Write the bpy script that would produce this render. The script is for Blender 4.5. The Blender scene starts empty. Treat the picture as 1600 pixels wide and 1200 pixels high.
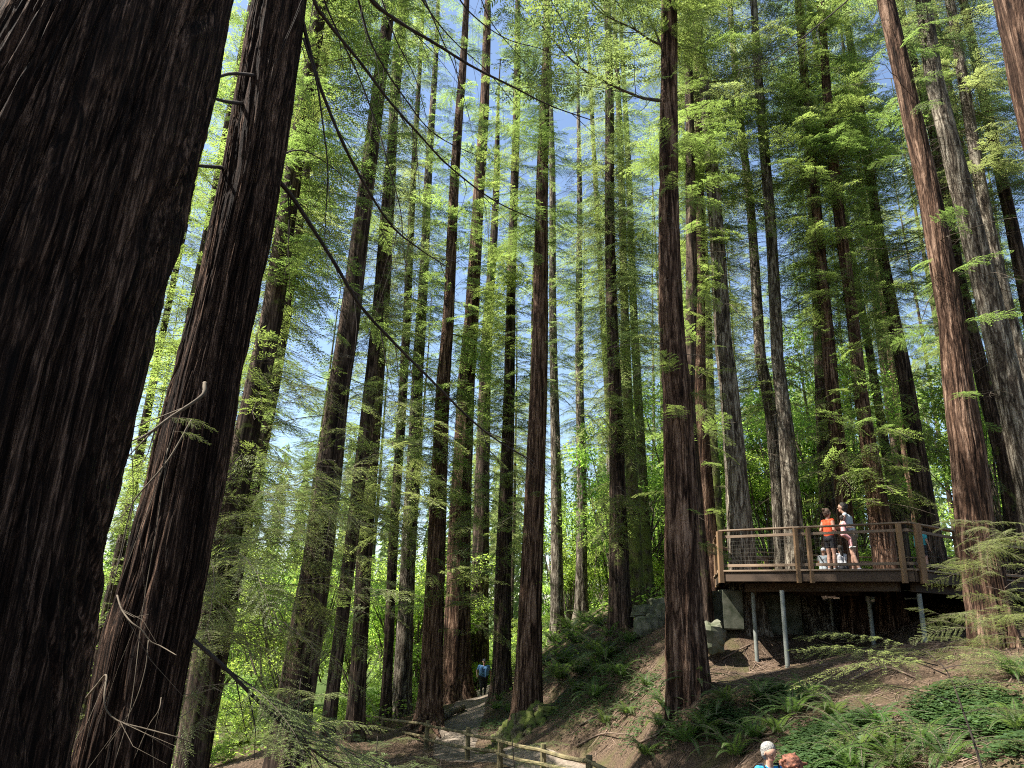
import bpy, math, random
import numpy as np
from mathutils import Vector, Matrix, noise as mnoise

# ------------------------------------------------------------ camera, light
SC = bpy.context.scene
COL = SC.collection
F = 1109.0                       # focal length in photograph pixels (1600 wide)
PITCH, ROLL = math.radians(18.0), math.radians(2.2)
cam_d = bpy.data.cameras.new('camera')
cam = bpy.data.objects.new('camera', cam_d)
COL.objects.link(cam)
cam_d.sensor_width = 36.0
cam_d.lens = F / 1600.0 * 36.0
cam_d.clip_start, cam_d.clip_end = 0.05, 2000.0
CM = Matrix.Rotation(math.pi / 2 + PITCH, 4, 'X') @ Matrix.Rotation(ROLL, 4, 'Z')
cam.matrix_world = CM
SC.camera = cam
CR = np.array(CM.to_3x3())

SUN_AZ = math.radians(99.0)      # to the left of the view direction
SUN_EL = math.radians(53.0)
sun_dir = Vector((-math.sin(SUN_AZ) * math.cos(SUN_EL), math.cos(SUN_AZ) * math.cos(SUN_EL), math.sin(SUN_EL)))
world = bpy.data.worlds.new("World")
SC.world = world
world.use_nodes = True
nt = world.node_tree
bg = nt.nodes['Background']
sky = nt.nodes.new('ShaderNodeTexSky')
sky.sky_type = 'NISHITA'
sky.sun_disc = False
sky.sun_elevation = SUN_EL
sky.sun_rotation = math.atan2(sun_dir.x, sun_dir.y)
sky.air_density, sky.dust_density, sky.ozone_density = 1.0, 1.0, .9
nt.links.new(sky.outputs[0], bg.inputs[0])
bg.inputs[1].default_value = 0.085
sl = bpy.data.lights.new('sun', 'SUN')
sl.energy = 5.0
sl.angle = math.radians(0.5)
sl.color = (1.0, 0.95, 0.86)
so = bpy.data.objects.new('sun', sl)
COL.objects.link(so)
so.rotation_euler = sun_dir.to_track_quat('Z', 'Y').to_euler()
so.location = (-30, 0, 60)
SC.view_settings.view_transform = 'Standard'
SC.view_settings.look = 'None'
SC.view_settings.exposure = 1.8
SC.view_settings.gamma = 1.0
SC.render.engine = 'CYCLES'
cy = SC.cycles
cy.max_bounces, cy.diffuse_bounces, cy.glossy_bounces = 6, 3, 1
cy.transmission_bounces, cy.transparent_max_bounces = 4, 4
cy.use_denoising = False
cy.filter_width = 1.1
cy.sample_clamp_direct = 8.0
cy.caustics_reflective = cy.caustics_refractive = False
cy.sample_clamp_indirect = 6.0

# ------------------------------------------------------------ helpers
rng = np.random.default_rng(7)
random.seed(7)

def ray(px, py):
    return CR @ np.array([(px - 800.0) / F, -(py - 600.0) / F, -1.0])

def P(px, py, Y):
    """point seen at photograph pixel px,py that lies Y metres ahead"""
    d = ray(px, py)
    return d * (Y / d[1])

def Pz(px, py, z):
    d = ray(px, py)
    return d * (z / d[2])

def depth(p):
    return float(-(CR.T @ np.asarray(p))[2])

def tag(o, label=None, cat=None, group=None, kind=None):
    if label: o['label'] = label
    if cat: o['category'] = cat
    if group: o['group'] = group
    if kind: o['kind'] = kind
    return o

def empty(name, loc, label=None, cat=None, group=None):
    o = bpy.data.objects.new(name, None)
    o.location = loc
    o.empty_display_size = 0.2
    COL.objects.link(o)
    return tag(o, label, cat, group)

def link(name, me, parent=None, loc=None, rot=None):
    o = bpy.data.objects.new(name, me)
    if parent: o.parent = parent
    if loc is not None: o.location = loc
    if rot is not None: o.rotation_euler = rot
    COL.objects.link(o)
    return o

def build_mesh(name, verts, quads, mats=(), midx=None, smooth=False, tris=None):
    verts = np.asarray(verts, dtype=np.float32).reshape(-1, 3)
    me = bpy.data.meshes.new(name)
    quads = np.asarray(quads, dtype=np.int32).reshape(-1, 4) if len(quads) else np.zeros((0, 4), np.int32)
    nt_ = 0 if tris is None else len(tris)
    nq = len(quads)
    me.vertices.add(len(verts)); me.vertices.foreach_set('co', verts.ravel())
    li = quads.ravel()
    if nt_:
        li = np.concatenate([li, np.asarray(tris, dtype=np.int32).ravel()])
    me.loops.add(len(li)); me.loops.foreach_set('vertex_index', li)
    me.polygons.add(nq + nt_)
    st = np.arange(nq) * 4
    if nt_: st = np.concatenate([st, nq * 4 + np.arange(nt_) * 3])
    me.polygons.foreach_set('loop_start', st.astype(np.int32))
    for m in mats: me.materials.append(m)
    if midx is not None: me.polygons.foreach_set('material_index', np.asarray(midx, dtype=np.int32))
    me.polygons.foreach_set('use_smooth', np.full(nq + nt_, bool(smooth)))
    me.update(calc_edges=True)
    return me

class MB:
    """collects boxes, tubes and loose quads and builds ONE mesh"""
    def __init__(s): s.v = []; s.q = []; s.t = []; s.n = 0
    def add(s, v, q, t=None):
        v = np.asarray(v, float).reshape(-1, 3)
        s.v.append(v)
        if len(q): s.q.append(np.asarray(q, int).reshape(-1, 4) + s.n)
        if t is not None and len(t): s.t.append(np.asarray(t, int).reshape(-1, 3) + s.n)
        s.n += len(v); return s
    def beam(s, a, b, w, h, up=(0, 0, 1), bev=0.006):
        """chamfered board from a to b, w across, h along up"""
        a = np.asarray(a, float); b = np.asarray(b, float)
        d = b - a; L = np.linalg.norm(d); d = d / L
        u = np.asarray(up, float)
        if abs(np.dot(u, d)) > .97: u = np.array([0, 1.0, 0])
        r = np.cross(d, u); r /= np.linalg.norm(r); u = np.cross(r, d)
        c = min(bev, w * .3, h * .3)
        prof = [(-w/2+c, -h/2), (w/2-c, -h/2), (w/2, -h/2+c), (w/2, h/2-c), (w/2-c, h/2), (-w/2+c, h/2), (-w/2, h/2-c), (-w/2, -h/2+c)]
        v = [a + d*(c if e == 0 else 0) * 0 + r*x + u*y for e in (0,) for x, y in prof] + [b + r*x + u*y for x, y in prof]
        q = [(i, (i+1) % 8, (i+1) % 8 + 8, i + 8) for i in range(8)]
        q += [(0, 7, 2, 1), (7, 6, 3, 2), (6, 5, 4, 3), (8, 9, 10, 15), (15, 10, 11, 14), (14, 11, 12, 13)]
        return s.add(v, q)
    def tube(s, pts, rad, n=8, cap=True, jit=0.0):
        pts = np.asarray(pts, float); m = len(pts)
        rad = np.broadcast_to(np.asarray(rad, float), (m,))
        v = []
        prev = None
        for i in range(m):
            d = pts[min(i+1, m-1)] - pts[max(i-1, 0)]; d = d / (np.linalg.norm(d) + 1e-9)
            if prev is None:
                prev = np.array([1.0, 0, 0]) if abs(d[0]) < .8 else np.array([0, 1.0, 0])
            x = prev - d*np.dot(prev, d); x /= np.linalg.norm(x); prev = x
            y = np.cross(d, x)
            for k in range(n):
                a = 2*math.pi*k/n
                rr = rad[i] * (1 + (random.uniform(-jit, jit) if jit else 0))
                v.append(pts[i] + (x*math.cos(a) + y*math.sin(a))*rr)
        q = [(i*n+k, i*n+(k+1) % n, (i+1)*n+(k+1) % n, (i+1)*n+k) for i in range(m-1) for k in range(n)]
        t = []
        if cap:
            v.append(pts[0]); v.append(pts[-1]); c0 = m*n; c1 = c0+1
            t = [(c0, (k+1) % n, k) for k in range(n)] + [(c1, (m-1)*n+k, (m-1)*n+(k+1) % n) for k in range(n)]
        return s.add(v, q, t)
    def blob(s, c, r, seed=0, rough=.25, seg=18, rings=12, freq=1.6, squash=None):
        """lumpy boulder"""
        v = []; r = np.asarray(r, float)
        for i in range(rings+1):
            th = math.pi*i/rings
            for k in range(seg):
                ph = 2*math.pi*k/seg
                d = np.array([math.sin(th)*math.cos(ph), math.sin(th)*math.sin(ph), math.cos(th)])
                e = np.sign(d)*np.abs(d)**.72
                nn = mnoise.noise(Vector(d*freq + seed*3.7)) + .5*mnoise.noise(Vector(d*freq*2.6 + seed*5.1))
                v.append(np.asarray(c) + e*r*(1+rough*nn))
        q = [(i*seg+k, i*seg+(k+1) % seg, (i+1)*seg+(k+1) % seg, (i+1)*seg+k) for i in range(rings) for k in range(seg)]
        q = [(a, d_, c_, b) for a, b, c_, d_ in q]
        return s.add(v, q)
    def build(s, name, mat, parent=None, smooth=False, loc=None):
        q = np.concatenate(s.q) if s.q else []
        t = np.concatenate(s.t) if s.t else None
        v = np.concatenate(s.v)
        if loc is not None: v = v - np.asarray(loc)
        elif parent is not None: v = v - np.array(parent.location)
        me = build_mesh(name, v, q, [mat], smooth=smooth, tris=t)
        return link(name, me, parent, loc)

# ------------------------------------------------------------ materials
def newmat(name):
    m = bpy.data.materials.new(name); m.use_nodes = True
    n = m.node_tree.nodes; n.clear()
    out = n.new('ShaderNodeOutputMaterial')
    return m, n, m.node_tree.links, out

def ramp(n, stops):
    r = n.new('ShaderNodeValToRGB')
    e = r.color_ramp.elements
    while len(e) < len(stops): e.new(0.5)
    for i, (p, c) in enumerate(stops):
        e[i].position = p; e[i].color = (*c, 1) if len(c) == 3 else c
    return r

def noise_node(n, l, vec, scale, detail=4, rough=.55, dist=0.0):
    t = n.new('ShaderNodeTexNoise'); t.inputs['Scale'].default_value = scale
    t.inputs['Detail'].default_value = detail; t.inputs['Roughness'].default_value = rough
    t.inputs['Distortion'].default_value = dist
    if vec is not None: l.new(vec, t.inputs['Vector'])
    return t

def mix(n, l, f, a, b, mode='MIX'):
    m = n.new('ShaderNodeMix'); m.data_type = 'RGBA'; m.blend_type = mode
    for s, x in ((0, f), (6, a), (7, b)):
        if isinstance(x, (int, float)): m.inputs[s].default_value = x
        elif isinstance(x, (tuple, list)): m.inputs[s].default_value = (*x, 1)
        else: l.new(x, m.inputs[s])
    return m.outputs[2]

def bark_mat(name, dark, mid, light, moss=0.0, freq=9.0, stretch=.09, bump=.6, bdist=.05, cross=0.0, fine=.0):
    m, n, l, out = newmat(name)
    tc = n.new('ShaderNodeTexCoord')
    mp = n.new('ShaderNodeMapping'); mp.inputs['Scale'].default_value = (1, 1, stretch)
    l.new(tc.outputs['Object'], mp.inputs['Vector'])
    mp2 = n.new('ShaderNodeMapping'); mp2.inputs['Scale'].default_value = (1, 1, stretch*2.2)
    l.new(tc.outputs['Object'], mp2.inputs['Vector'])
    a = noise_node(n, l, mp.outputs[0], freq, 6, .62, .6)
    b = noise_node(n, l, mp2.outputs[0], freq*4.2, 5, .6, .3)
    big = noise_node(n, l, tc.outputs['Object'], .55, 3, .5)
    add = n.new('ShaderNodeMath'); add.operation = 'MULTIPLY_ADD'
    l.new(b.outputs[0], add.inputs[0]); add.inputs[1].default_value = .45; l.new(a.outputs[0], add.inputs[2])
    if fine:
        mp3 = n.new('ShaderNodeMapping'); mp3.inputs['Scale'].default_value = (1, 1, stretch*1.3)
        l.new(tc.outputs['Object'], mp3.inputs['Vector'])
        c_ = noise_node(n, l, mp3.outputs[0], fine, 6, .68, .4)
        ad2 = n.new('ShaderNodeMath'); ad2.operation = 'MULTIPLY_ADD'; l.new(c_.outputs[0], ad2.inputs[0]); ad2.inputs[1].default_value = 1.0
        sb = n.new('ShaderNodeMath'); sb.operation = 'MULTIPLY_ADD'; l.new(add.outputs[0], sb.inputs[0]); sb.inputs[1].default_value = .45; sb.inputs[2].default_value = -.13
        l.new(sb.outputs[0], ad2.inputs[2]); add = ad2
    r = ramp(n, [(.56, dark), (.70, mid), (.86, light)])
    l.new(add.outputs[0], r.inputs[0])
    col = mix(n, l, big.outputs[0], (.82, .8, .8), (1.15, 1.15, 1.15))
    col = mix(n, l, 1.0, r.outputs[0], col, 'MULTIPLY')
    mc = n.new('ShaderNodeMapping'); mc.inputs['Scale'].default_value = (1, 1, stretch*.75); mc.inputs['Location'].default_value = (3, 5, 2)
    l.new(tc.outputs['Object'], mc.inputs['Vector'])
    cn = noise_node(n, l, mc.outputs[0], freq*.75, 3, .5, .9)
    cr = ramp(n, [(.40, (1, 1, 1)), (.475, (.28, .25, .24)), (.525, (.28, .25, .24)), (.60, (1, 1, 1))]); l.new(cn.outputs[0], cr.inputs[0])
    col = mix(n, l, 1.0, col, cr.outputs[0], 'MULTIPLY')
    if moss > 0:
        mn = noise_node(n, l, tc.outputs['Object'], 1.7, 6, .68)
        mr = ramp(n, [(.62 - moss*.35, (0, 0, 0)), (.74 - moss*.3, (1, 1, 1))]); l.new(mn.outputs[0], mr.inputs[0])
        col = mix(n, l, mr.outputs[0], col, (.10, .12, .03))
    bs = n.new('ShaderNodeBsdfPrincipled')
    l.new(col, bs.inputs['Base Color']); bs.inputs['Roughness'].default_value = .92
    bs.inputs['Specular IOR Level'].default_value = .12
    bp = n.new('ShaderNodeBump'); bp.inputs['Strength'].default_value = bump; bp.inputs['Distance'].default_value = bdist
    l.new(add.outputs[0], bp.inputs['Height']); l.new(bp.outputs[0], bs.inputs['Normal'])
    l.new(bs.outputs[0], out.inputs[0])
    return m

def leaf_mat(name, c1, c2, tr, tfac=.5, var=.35, rough=.55):
    m, n, l, out = newmat(name)
    geo = n.new('ShaderNodeNewGeometry'); oi = n.new('ShaderNodeObjectInfo')
    nz = noise_node(n, l, geo.outputs['Position'], .45, 2, .5)
    base = mix(n, l, geo.outputs['Random Per Island'], c1, c2)
    hs = n.new('ShaderNodeHueSaturation')
    mr = n.new('ShaderNodeMapRange'); l.new(nz.outputs[0], mr.inputs[0])
    mr.inputs[1].default_value = .3; mr.inputs[2].default_value = .7
    mr.inputs[3].default_value = 1 - var; mr.inputs[4].default_value = 1 + var
    l.new(mr.outputs[0], hs.inputs['Value'])
    mh = n.new('ShaderNodeMapRange'); l.new(oi.outputs['Random'], mh.inputs[0])
    mh.inputs[3].default_value = .485; mh.inputs[4].default_value = .515
    l.new(mh.outputs[0], hs.inputs['Hue']); l.new(base, hs.inputs['Color'])
    bs = n.new('ShaderNodeBsdfPrincipled')
    l.new(hs.outputs[0], bs.inputs['Base Color']); bs.inputs['Roughness'].default_value = rough
    bs.inputs['Specular IOR Level'].default_value = .35
    hs2 = n.new('ShaderNodeHueSaturation'); hs2.inputs['Color'].default_value = (*tr, 1)
    l.new(mr.outputs[0], hs2.inputs['Value']); l.new(mh.outputs[0], hs2.inputs['Hue'])
    tl = n.new('ShaderNodeBsdfTranslucent'); l.new(hs2.outputs[0], tl.inputs[0])
    mx = n.new('ShaderNodeMixShader'); mx.inputs[0].default_value = tfac
    l.new(bs.outputs[0], mx.inputs[1]); l.new(tl.outputs[0], mx.inputs[2])
    l.new(mx.outputs[0], out.inputs[0])
    return m

def simple_mat(name, c, rough=.7, c2=None, scale=8, metallic=0, bump=0, stretch=None, spec=.3, objc=True, detail=5):
    m, n, l, out = newmat(name)
    bs = n.new('ShaderNodeBsdfPrincipled')
    bs.inputs['Roughness'].default_value = rough; bs.inputs['Metallic'].default_value = metallic
    bs.inputs['Specular IOR Level'].default_value = spec
    tc = n.new('ShaderNodeTexCoord'); vec = tc.outputs['Object']
    if stretch:
        mp = n.new('ShaderNodeMapping'); mp.inputs['Scale'].default_value = stretch
        l.new(vec, mp.inputs['Vector']); vec = mp.outputs[0]
    t = noise_node(n, l, vec, scale, detail, .6)
    c2 = c2 or tuple(x*.7 for x in c)
    r = ramp(n, [(.35, c2), (.65, c)]); l.new(t.outputs[0], r.inputs[0])
    l.new(r.outputs[0], bs.inputs['Base Color'])
    if bump:
        bp = n.new('ShaderNodeBump'); bp.inputs['Strength'].default_value = bump; bp.inputs['Distance'].default_value = .02
        l.new(t.outputs[0], bp.inputs['Height']); l.new(bp.outputs[0], bs.inputs['Normal'])
    l.new(bs.outputs[0], out.inputs[0])
    return m

M = {}
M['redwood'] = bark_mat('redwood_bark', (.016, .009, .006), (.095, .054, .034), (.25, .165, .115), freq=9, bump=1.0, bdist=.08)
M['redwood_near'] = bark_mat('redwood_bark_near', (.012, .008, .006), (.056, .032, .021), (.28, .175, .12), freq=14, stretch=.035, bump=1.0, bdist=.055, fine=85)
M['fir'] = bark_mat('fir_bark', (.03, .024, .018), (.15, .128, .095), (.32, .285, .225), freq=10, stretch=.16, bump=.9, bdist=.07)
M['mossy'] = bark_mat('mossy_bark', (.03, .024, .018), (.09, .07, .05), (.16, .135, .1), moss=.6, freq=9, stretch=.15)
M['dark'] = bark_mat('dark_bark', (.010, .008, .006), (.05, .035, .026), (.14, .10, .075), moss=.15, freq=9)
M['twig'] = simple_mat('twig_bark', (.14, .11, .08), .9, (.05, .04, .03), 5)
M['darktwig'] = simple_mat('dark_twig_bark', (.045, .032, .025), .9, (.02, .015, .012), 5)
M['deadwood'] = simple_mat('dead_wood', (.12, .095, .065), .85, (.06, .045, .03), 6)
M['conifer'] = leaf_mat('conifer_leaves', (.08, .11, .028), (.14, .165, .05), (.33, .46, .10), .52)
M['fir_leaf'] = leaf_mat('fir_leaves', (.075, .10, .04), (.135, .155, .065), (.36, .46, .14), .48)
M['spray'] = leaf_mat('spray_leaves', (.11, .15, .045), (.18, .22, .08), (.34, .44, .12), .42)
M['broad'] = leaf_mat('broad_leaves', (.12, .18, .04), (.16, .22, .06), (.44, .62, .10), .58)
M['fern'] = leaf_mat('fern_leaves', (.035, .07, .018), (.07, .115, .028), (.16, .26, .05), .4)
M['cover'] = leaf_mat('ground_cover_leaves', (.03, .065, .02), (.055, .10, .03), (.13, .22, .05), .35, var=.25)
M['rock'] = simple_mat('mossy_rock', (.14, .135, .10), .9, (.045, .055, .025), 2.2, bump=.7)
M['concrete'] = simple_mat('old_concrete', (.12, .12, .09), .9, (.03, .038, .02), 3.5, bump=.4)
M['plank'] = simple_mat('weathered_timber', (.20, .12, .06), .75, (.09, .055, .03), 3, stretch=(1, 1, .15), bump=.2)
M['beam'] = simple_mat('dark_timber', (.07, .045, .028), .8, (.035, .023, .015), 3, stretch=(.3, .3, 1), bump=.2)
M['rail'] = simple_mat('rail_timber', (.24, .17, .11), .7, (.11, .075, .05), 3, stretch=(.2, .2, 1), bump=.2)
M['fence'] = simple_mat('split_rail_timber', (.17, .14, .07), .85, (.07, .06, .03), 4, bump=.3)
M['steel'] = simple_mat('galvanised_steel', (.24, .25, .23), .6, (.15, .165, .14), 5, metallic=.4)
M['wire'] = simple_mat('wire', (.10, .095, .08), .5, metallic=.5)
M['stone_litter'] = simple_mat('stick_wood', (.20, .14, .10), .9, (.08, .055, .04), 4)
# ------------------------------------------------------------ terrain
CP = [(1140,964,21.8),(1112,966,22.3),(1216,982,22.4),(745,1086,47),(738,1080,58),(790,1075,47),  # photograph pixel x, y and metres ahead
    (752,1094,38),(735,1112,34),(725,1140,30),(700,1165,27),(735,1172,26),(665,1171,27.5),(730,1189,24),
    (782,1196,21.8),(850,1212,19),(922,1228,16.5),(598,1148,31),(547,1137,34),(770,1180,26),
    (825,1124,26.5),(775,1106,31),(860,1105,27),(1070,1066,17),(1130,1080,17),(1232,1057,18),(1183,1030,20.5),
    (1368,1015,19.5),(1447,1005,17.5),(1302,992,23),(1010,988,26),(970,985,28),(930,1030,27),(890,1060,27),
    (997,945,34),(1167,985,23),(1120,965,25),(909,965,42),(872,992,40),(1560,1012,14),(1500,1150,11),
    (1300,1192,11.8),(1600,1190,8.8),(1120,1195,15),(960,1195,18.8),(1195,1390,9.9),(1215,1195,12.6),(1250,1115,14),(1400,1080,13),(1550,1080,12),
    (1000,1120,18.6),(450,1185,18),(555,1128,31),(625,1122,33),(665,1118,30),(715,1094,35),(300,1215,16),
    (500,1250,14),(640,1250,17),(1330,940,26),(1450,925,28),(1590,930,22),(1020,925,45),(1150,900,45),
    (850,985,55),(600,1040,60),(700,1030,60),(400,1060,60),
]
cps = [P(*c) for c in CP]
cps += [np.array(p, float) for p in [(1.5,20.6,-3.98),(2.3,17.3,-3.8),(2.9,13.3,-3.6),(2.6,15.3,-3.7),(0,0,-1.7),(-2.8,3,-1.9),(2.5,2,-2.0),(-2,-6,-1.2),(8,0,-1.0),(5,6,-2.6),(2.5,8.5,-3.1),(3.3,10.2,-3.05),
    (12,5,-.6),(-12,2,-4.5),(-4,8,-3.6),(-9,14,-6),(-16,26,-7.5),(-30,40,-8),(-12,34,-6.5),(-25,0,-6),(25,25,2.5),(40,30,6),(30,8,3),(45,60,6),(0,80,-3),
    (20,80,0),(-30,80,-7),(50,110,4),(-60,100,-8),(0,140,-3),(-90,30,-9),(90,40,10),(0,-40,0),(-60,-40,-4),(60,-40,4),
    (-120,160,-8),(120,160,8),(0,200,-2)]]
cps = np.array(cps)
_d = np.sqrt(((cps[:, None, :2] - cps[None, :, :2])**2).sum(-1) + .3)
_A = _d - 0.12*0 * np.eye(len(cps))
_A = np.block([[_d + np.eye(len(cps))*-.15, np.ones((len(cps), 1))], [np.ones((1, len(cps))), np.zeros((1, 1))]])
_w = np.linalg.solve(_A, np.append(cps[:, 2], 0))

class VN:
    """periodic value noise on a random lattice"""
    def __init__(s, nx, ny, seed):
        s.g = np.random.default_rng(seed).random((nx, ny)); s.nx, s.ny = nx, ny
    def __call__(s, u, v):
        iu = np.floor(u).astype(int); iv = np.floor(v).astype(int)
        fu = u-iu; fv = v-iv; fu = fu*fu*(3-2*fu); fv = fv*fv*(3-2*fv)
        a = s.g[iu % s.nx, iv % s.ny]; b = s.g[(iu+1) % s.nx, iv % s.ny]
        c = s.g[iu % s.nx, (iv+1) % s.ny]; d = s.g[(iu+1) % s.nx, (iv+1) % s.ny]
        return (a*(1-fu)+b*fu)*(1-fv) + (c*(1-fu)+d*fu)*fv
_n1, _n2, _n3 = VN(97, 97, 1), VN(89, 89, 2), VN(101, 101, 3)

PATH = np.array([P(752,1090,41)[:2], P(752,1094,38)[:2], P(735,1112,34)[:2], P(722,1142,29.5)[:2], P(715,1172,26)[:2], P(785,1190,23.2)[:2],
        P(865,1203,20.6)[:2], P(945,1232,17.3)[:2], P(1050,1300,13.3)[:2], P(1195,1390,9.9)[:2], P(1400,1420,8.4)[:2], P(1700,1500,6)[:2]])
PATH = np.vstack([[P(738,1091,41.5)[:2]], PATH[1:]])
def path_dist(x, y):
    x = np.asarray(x, float); y = np.asarray(y, float); best = np.full(x.shape, 1e9)
    for a, b in zip(PATH[:-1], PATH[1:]):
        d = b-a; t = np.clip(((x-a[0])*d[0]+(y-a[1])*d[1])/(d@d), 0, 1)
        best = np.minimum(best, np.hypot(x-a[0]-t*d[0], y-a[1]-t*d[1]))
    return best

def ground(x, y, fine=True):
    x = np.asarray(x, float); y = np.asarray(y, float)
    d = np.sqrt((x[..., None]-cps[:, 0])**2 + (y[..., None]-cps[:, 1])**2 + .3)
    z = d @ _w[:-1] + _w[-1]
    if fine:
        pd = path_dist(x, y); k = np.clip((pd-.7)/1.2, .12, 1)
        z = z + k*((_n1(x*.45+40, y*.45+40)-.5)*.35 + (_n2(x*1.6+50, y*1.6+50)-.5)*.14 + (_n3(x*5+70, y*5+70)-.5)*.05)
    return z
def gz(x, y): return float(ground(np.array([x]), np.array([y]))[0])

def grid_mesh(xs, ys, off=0.0):
    X, Y = np.meshgrid(xs, ys, indexing='ij')
    Z = ground(X.ravel(), Y.ravel()).reshape(X.shape) + off
    nx, ny = X.shape
    i = np.arange(nx-1)[:, None]*ny + np.arange(ny-1)[None, :]
    q = np.stack([i, i+ny, i+ny+1, i+1], -1).reshape(-1, 4)
    return np.stack([X, Y, Z], -1).reshape(-1, 3), q

def ground_mat():
    m, n, l, out = newmat('forest_floor')
    tc = n.new('ShaderNodeTexCoord'); o = tc.outputs['Object']
    a = noise_node(n, l, o, 1.1, 6, .65); b = noise_node(n, l, o, 14, 6, .7); c = noise_node(n, l, o, .35, 3, .5)
    mp = n.new('ShaderNodeMapping'); mp.inputs['Scale'].default_value = (1, .18, 1); mp.inputs['Rotation'].default_value = (0, 0, .9); l.new(o, mp.inputs[0])
    f = noise_node(n, l, mp.outputs[0], 42, 4, .7)
    mp2 = n.new('ShaderNodeMapping'); mp2.inputs['Scale'].default_value = (.18, 1, 1); mp2.inputs['Rotation'].default_value = (0, 0, .4); l.new(o, mp2.inputs[0])
    g = noise_node(n, l, mp2.outputs[0], 38, 4, .7)
    r1 = ramp(n, [(.35, (.024, .016, .011)), (.5, (.058, .041, .028)), (.66, (.135, .098, .066))]); l.new(b.outputs[0], r1.inputs[0])
    r2 = ramp(n, [(.46, (0, 0, 0)), (.6, (1, 1, 1))]); l.new(f.outputs[0], r2.inputs[0])
    r3 = ramp(n, [(.5, (0, 0, 0)), (.62, (1, 1, 1))]); l.new(g.outputs[0], r3.inputs[0])
    col = mix(n, l, r2.outputs[0], r1.outputs[0], (.135, .092, .06))
    col = mix(n, l, r3.outputs[0], col, (.07, .045, .032))
    rm = ramp(n, [(.5, (0, 0, 0)), (.68, (1, 1, 1))]); l.new(a.outputs[0], rm.inputs[0])
    col = mix(n, l, rm.outputs[0], col, (.075, .07, .03))
    sx = n.new('ShaderNodeSeparateXYZ'); l.new(o, sx.inputs[0])
    fm = n.new('ShaderNodeMapRange'); l.new(sx.outputs[1], fm.inputs[0]); fm.inputs[1].default_value = 36; fm.inputs[2].default_value = 50
    col = mix(n, l, fm.outputs[0], col, (.05, .075, .022))
    bs = n.new('ShaderNodeBsdfPrincipled'); l.new(col, bs.inputs['Base Color']); bs.inputs['Roughness'].default_value = .95
    bs.inputs['Specular IOR Level'].default_value = .1
    ad = n.new('ShaderNodeMath'); ad.operation = 'ADD'; l.new(b.outputs[0], ad.inputs[0]); l.new(f.outputs[0], ad.inputs[1])
    bp = n.new('ShaderNodeBump'); bp.inputs['Strength'].default_value = .8; bp.inputs['Distance'].default_value = .05
    l.new(ad.outputs[0], bp.inputs['Height']); l.new(bp.outputs[0], bs.inputs['Normal']); l.new(bs.outputs[0], out.inputs[0])
    return m
def nonuni(a, b, fine0, fine1, step, big):
    xs = list(np.arange(fine0, fine1, step))
    s = step; x = fine0
    left = []
    while x > a: s = min(s*1.25, big); x -= s; left.append(x)
    s = step; x = xs[-1]; right = []
    while x < b: s = min(s*1.25, big); x += s; right.append(x)
    return np.array(left[::-1] + xs + right)
gx = nonuni(-320, 320, -14, 16, .14, 14); gy = nonuni(-120, 420, 6, 44, .14, 14)
gv, gq = grid_mesh(gx, gy)
tag(link('ground', build_mesh('ground', gv, gq, [ground_mat()], smooth=True)), kind='structure')

# the trodden path, a strip laid over the ground
def catmull(pts, n):
    pts = np.asarray(pts, float); out = []
    p = np.vstack([2*pts[0]-pts[1], pts, 2*pts[-1]-pts[-2]])
    for i in range(1, len(p)-2):
        for t in np.linspace(0, 1, n, endpoint=False):
            out.append(.5*((2*p[i]) + (-p[i-1]+p[i+1])*t + (2*p[i-1]-5*p[i]+4*p[i+1]-p[i+2])*t*t + (-p[i-1]+3*p[i]-3*p[i+1]+p[i+2])*t**3))
    out.append(pts[-1]); return np.array(out)
pc = catmull(PATH, 24)
tn = np.gradient(pc, axis=0); tn /= np.linalg.norm(tn, axis=1)[:, None]; pn = np.stack([-tn[:, 1], tn[:, 0]], 1)
W = 25; pv = []
for i in range(len(pc)):
    wl = .75+.25*_n1(np.array(i*.13), np.array(3.3)); wr = .75+.3*_n2(np.array(i*.11), np.array(9.1))
    nf_ = np.clip((pc[i][1]-18)/6, 0, 1)*.4+.6; wl *= nf_; wr *= nf_
    for k in range(W):
        t = k/(W-1)*2-1
        pv.append(pc[i] + pn[i]*(wl if t > 0 else wr)*t)
pv = np.array(pv); t = np.abs(np.tile(np.linspace(-1, 1, W), len(pc)))
pz = ground(pv[:, 0], pv[:, 1]) + .045*(1-t**6) - .03
pq = [(i*W+k, i*W+k+1, (i+1)*W+k+1, (i+1)*W+k) for i in range(len(pc)-1) for k in range(W-1)]
M['path'] = simple_mat('trodden_earth', (.20, .165, .13), .95, (.10, .08, .062), 5, bump=.6, spec=.1, detail=8)
tag(link('path', build_mesh('path', np.column_stack([pv, pz]), pq, [M['path']], smooth=True)), kind='structure')

# ------------------------------------------------------------ foliage templates
def leaves(pos, d, nrm, ln, wd):
    """rhombic leaves: base, two sides, tip"""
    pos = np.asarray(pos); d = d/np.linalg.norm(d, axis=1)[:, None]
    s = np.cross(d, nrm); s /= (np.linalg.norm(s, axis=1)[:, None]+1e-9)
    ln = np.asarray(ln)[:, None]; wd = np.asarray(wd)[:, None]
    v = np.stack([pos, pos+d*ln*.45+s*wd*.5, pos+d*ln, pos+d*ln*.45-s*wd*.5], 1)
    return v.reshape(-1, 3)

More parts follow.
